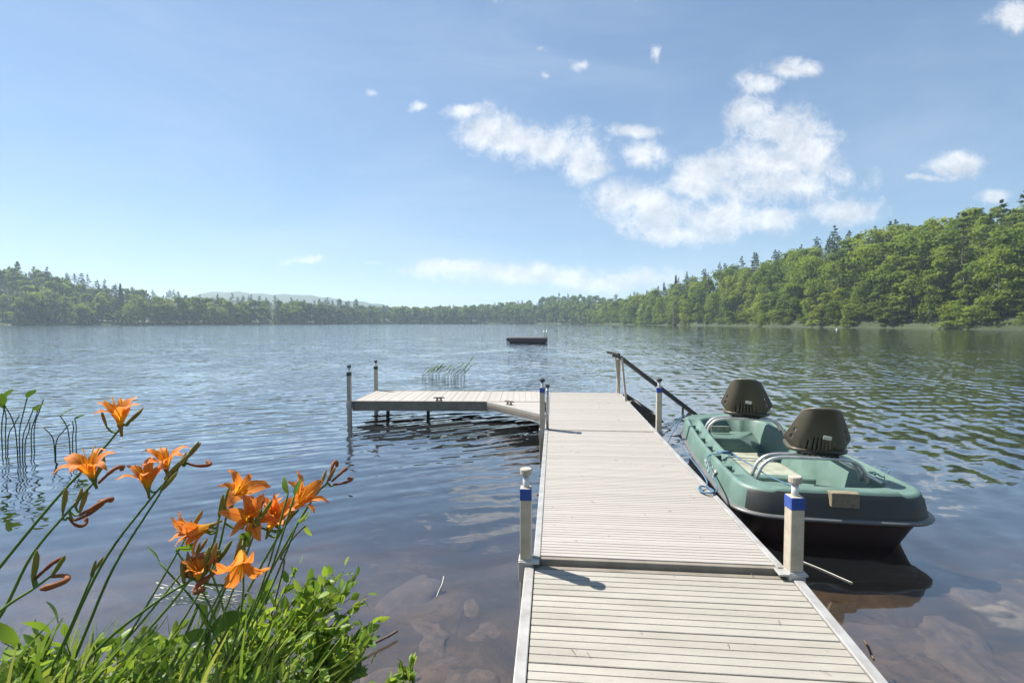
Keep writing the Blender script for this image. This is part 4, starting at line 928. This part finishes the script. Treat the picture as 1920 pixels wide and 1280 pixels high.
scape('day lily with a crumpled flower nodding left over a bright leaf', [(130, 1400, 1.0), (230, 1240, 1.02), (330, 1120, 1.05), (395, 1030, 1.07), (412, 965, 1.07)], [(395, 985, 1.07, (-.7, -.3, -.25), .85, .85), (385, 995, 1.07, (-.6, -.5, .3), .55, .8)], [(410, 968, 1.07, (.2, 0, 1), .8)])
scape('lowest open day lily facing outward among the stems', [(280, 1420, .98), (350, 1260, 1.0), (410, 1130, 1.03), (450, 1040, 1.04)], [(455, 1030, 1.04, (.25, -.75, -.55), 1.15, 1.0)], [(440, 1050, 1.04, (.3, 0, 1), .8)], [(420, 1060, 1.04, (-.6, -.2, -.4), 1.0, 0), (350, 1080, 1.03, (.1, -.3, .8), 1.0, 0)])
scape('day lily stem of yellowed buds low in the middle', [(60, 1380, .95), (180, 1220, .98), (290, 1130, 1.0), (370, 1080, 1.02)], [(372, 1085, 1.02, (.1, -.3, 1), .55, .7)], [(360, 1088, 1.02, (-.1, 0, 1), 1.0), (380, 1085, 1.02, (.2, 0, 1), 1.1), (345, 1095, 1.02, (0, 0, 1), .9), (390, 1070, 1.02, (.3, 0, 1), 1.0)])
for k in range(9):
    x0 = random.uniform(-60, 330); x1 = x0 + random.uniform(120, 330); y1 = random.uniform(960, 1120)
    if k < 6: scape(f'thin leaning green day lily stalk with small buds, {ordinal(k)}from the left among the stalks', [(x0 - 40, 1400, 1.0), ((x0 + x1) / 2 - 10, (1400 + y1) / 2 + 20, 1.05), (x1, y1, 1.08)], [], [(x1, y1, 1.08, (.5, 0, .8), random.uniform(.6, .9)), (x1 - 6, y1 + 8, 1.08, (.3, 0, .9), .6)], r0=.0034)

# ------------------------------------------------------------------ shrub with small leaves, undergrowth
sl_mesh = blade_mesh('leaf', .036, .017, .25, 4); sl_mesh.materials.append(M['shrub_leaf'])
def shrub(label, base, tips, Y0, nleaf):
    root = empty('shrub', at(*base, Y0), 0, label, 'shrub', 'leafy shrubs at the water edge'); o = root.location.copy()
    for (x, y, dY) in tips:
        p1 = at(x, y, Y0 + dY) - o; mid = p1 * .5 + Vector((random.uniform(-.04, .04), random.uniform(-.03, .03), .05)); P = spline([Vector((random.uniform(-.05, .05), random.uniform(-.03, .03), 0)), mid, p1], 8)
        MB().tube(P, [.0034 * (1 - .7 * k / len(P)) for k in range(len(P))], 5).build('branch', M['twig'], root, True)
        for k in range(nleaf):
            f = .42 + .58 * (k + 1) / nleaf; q_ = P[min(len(P) - 1, int(f * (len(P) - 1)))]; t_ = (P[min(len(P) - 1, int(f * (len(P) - 1)) + 1)] - P[max(0, int(f * (len(P) - 1)) - 1)]).normalized()
            dv = t_ * random.uniform(.3, 1.1) + Vector((random.gauss(0, .6), random.gauss(0, .6), random.gauss(.25, .5)))
            l = link('leaf', sl_mesh, None, root, q_ + Vector((random.gauss(0, .004), random.gauss(0, .004), random.gauss(0, .004))), aim(dv, random.uniform(0, 6.28))); s_ = random.uniform(.8, 1.5); l.scale = (s_, s_, s_)
def fan(x0, x1, y0, y1, n): return [(random.uniform(x0, x1), random.uniform(y0, y1), random.uniform(-.12, .12)) for _ in range(n)]
shrub('arching shrub branch with pale tips reaching farthest right over the water', (470, 1330), [(600, 1095, .1), (625, 1075, .08), (650, 1062, .1), (668, 1080, .12), (690, 1115, .12), (560, 1060, .05), (610, 1130, .1), (640, 1120, .1)] + fan(560, 680, 1065, 1140, 10), 1.5, 17)
shrub('dense bright shrub at the lower right of the plants', (560, 1400), [(705, 1162, .1), (690, 1180, .1), (660, 1170, .05), (640, 1190, 0), (690, 1245, 0), (620, 1210, 0), (650, 1230, .1), (600, 1240, .05)] + fan(590, 705, 1160, 1270, 20), 1.45, 17)
shrub('darker shrub sprays in the middle below the lilies', (430, 1420), [(490, 1105, .1), (510, 1110, .1), (480, 1140, .1), (530, 1150, .1), (560, 1175, .1), (450, 1150, .0)] + fan(430, 580, 1130, 1260, 24), 1.4, 14)
shrub('leafy shrub spilling along the bottom left corner', (150, 1440), fan(-10, 420, 1180, 1275, 34), 1.25, 13)
shrub('single small sprig standing alone left of the dock', (745, 1360), [(768, 1235, 0), (755, 1250, 0), (745, 1268, 0), (762, 1262, .02)], 1.75, 13)
# broad bright leaves standing out between the stems
bigleaf = blade_mesh('leaf', .075, .036, .35, 6); bigleaf.materials.append(M['shrub_leaf'])
def bigplant(label, base, leaves, Y):
    root = empty('leafy_plant', at(*base, Y), 0, label, 'plant', 'broad leaved plants among the lilies'); o = root.location.copy()
    for (x, y, ax, s_) in leaves:
        p = at(x, y, Y) - o; MB().tube(spline([Vector((0, 0, 0)), p * .5 + Vector((.015, 0, .01)), p], 5), .0022, 5).build('stem', M['stem'], root, True)
        l = link('leaf', bigleaf, None, root, p, aim(ax, random.uniform(0, 6.28))); l.scale = (s_,) * 3
bigplant('tall plant with a pair of broad yellow-green leaves below the lilies', (350, 1330), [(388, 1175, (-.25, -.2, 1), 1.1), (392, 1178, (.2, -.1, 1), 1.0), (395, 1180, (.9, -.2, .7), 1.15), (386, 1180, (-.1, -.8, .3), .9)], 1.1)
bigplant('dark green broad leaved plant at the left edge', (20, 1330), [(40, 1215, (.4, -.6, .5), 1.2), (35, 1205, (-.6, -.3, .7), 1.0), (45, 1235, (.2, -.8, -.2), 1.2), (110, 1170, (.1, 0, 1), 1.0), (95, 1185, (-.6, 0, .6), .9), (55, 1225, (.8, -.2, .6), .9)], 1.2)
bigplant('sprig with two leaves rising behind the rightmost flower', (430, 1250), [(540, 925, (-.5, 0, .9), .55), (552, 930, (.1, 0, 1), .55), (560, 975, (.9, -.3, .35), .8), (300, 1055, (-.2, 0, 1), .7), (330, 1030, (.9, -.6, .1), .95), (380, 1035, (.95, -.4, -.05), 1.0), (455, 1020, (.3, -.6, .4), .9)], 1.08)
bn = MB(); P = spline([at(470, 1300, 1.5), at(520, 1110, 1.45), at(533, 1052, 1.42), at(526, 1045, 1.42), at(548, 1010, 1.42), at(572, 985, 1.42)], 5)
hr = empty('bent_stalk', P[0], 0, 'thin dark bent stalk with a drooping tip right of the lilies', 'plant'); bn.tube([p - P[0] for p in P], .0028, 5).build('stalk', M['twig'], hr, True)
l = link('leaf', bigleaf, None, hr, P[-1] - P[0], aim((.3, -.1, -1))); l.scale = (.55,) * 3
# dead straw strands
for k in range(14):
    y0 = 1075 + random.uniform(-10, 25); a = at(random.uniform(285, 330), y0 + random.uniform(0, 50), 1.1); m_ = at(random.uniform(370, 400), random.uniform(1095, 1135), 1.08); e_ = at(random.uniform(420, 480), random.uniform(1100, 1150), 1.12)
    tag(MB().tube(spline([a, m_, e_], 8), .0011, 4).build('straw_strand', M['dry'], None, True), f'fine pale straw strand caught among the lily stems, {ordinal(k)}from the top of the bundle', 'straw', 'dry straw strands')
# driftwood
tag(MB().tube(spline([at(250, 1262, 1.35), at(290, 1238, 1.42), at(330, 1222, 1.5)], 4), [.03] * 4 + [.026] * 4 + [.02], 10).build('driftwood', M['log'], None, True), 'short grey driftwood log lying among the leaves', 'log')
# blades and small leaves of the undergrowth
C = []; n = 2500
for k in range(n):
    x = random.betavariate(1.1, 1.3) * 760 - 60; lim = 1222 + 34 * math.sin(x * .013) + 30 * math.sin(x * .041) + max(0, (x - 600)) * .5; y = lim + abs(random.gauss(0, 90)); Y = random.uniform(1.0, 1.75)
    p = at(x, y, Y)
    if p.z < .12: continue
    C.append(p)
C = np.array(C); V, F = leaf_quads(C, np.tile([.2, -.3, .9], (len(C), 1)), .0145, .75, .9)
tag(link('ground_cover', np_mesh('ground_cover', V, F), M['dark_leaf']), 'tangle of small green leaves covering the bank', 'undergrowth', None, 'stuff')
b = MB()
for k in range(260):
    x = random.uniform(-60, 560); Y = random.uniform(.95, 1.6); p0 = at(x, 1420, Y); p0.z = max(.1, p0.z); y1 = random.uniform(1150, 1268) - max(0, min(1, (x - 250) / 150)) * 40 + max(0, x - 420) * .25; p1 = at(x + random.uniform(-40, 170), y1, Y + random.uniform(-.1, .1)); mid = (p0 + p1) / 2 + Vector((random.uniform(-.06, .02), 0, random.uniform(.0, .06)))
    P = spline([p0, mid, p1], 5); wd = random.uniform(.002, .0055); sidev = Vector((random.uniform(.3, 1), random.uniform(-.8, .8), 0)).normalized(); i = len(b.v); n_ = len(P)
    for j, p in enumerate(P): w_ = wd * (1 - (j / n_) ** 2); b.vs([p - sidev * w_, p + sidev * w_])
    for j in range(n_ - 1): b.f.append((i + 2 * j, i + 2 * j + 1, i + 2 * j + 3, i + 2 * j + 2))
tag(b.build('grass_tuft', M['blade']), 'long grass and lily blades rising from the bank', 'grass', None, 'stuff')
print('trees', len(singles), len(mass), cnt)
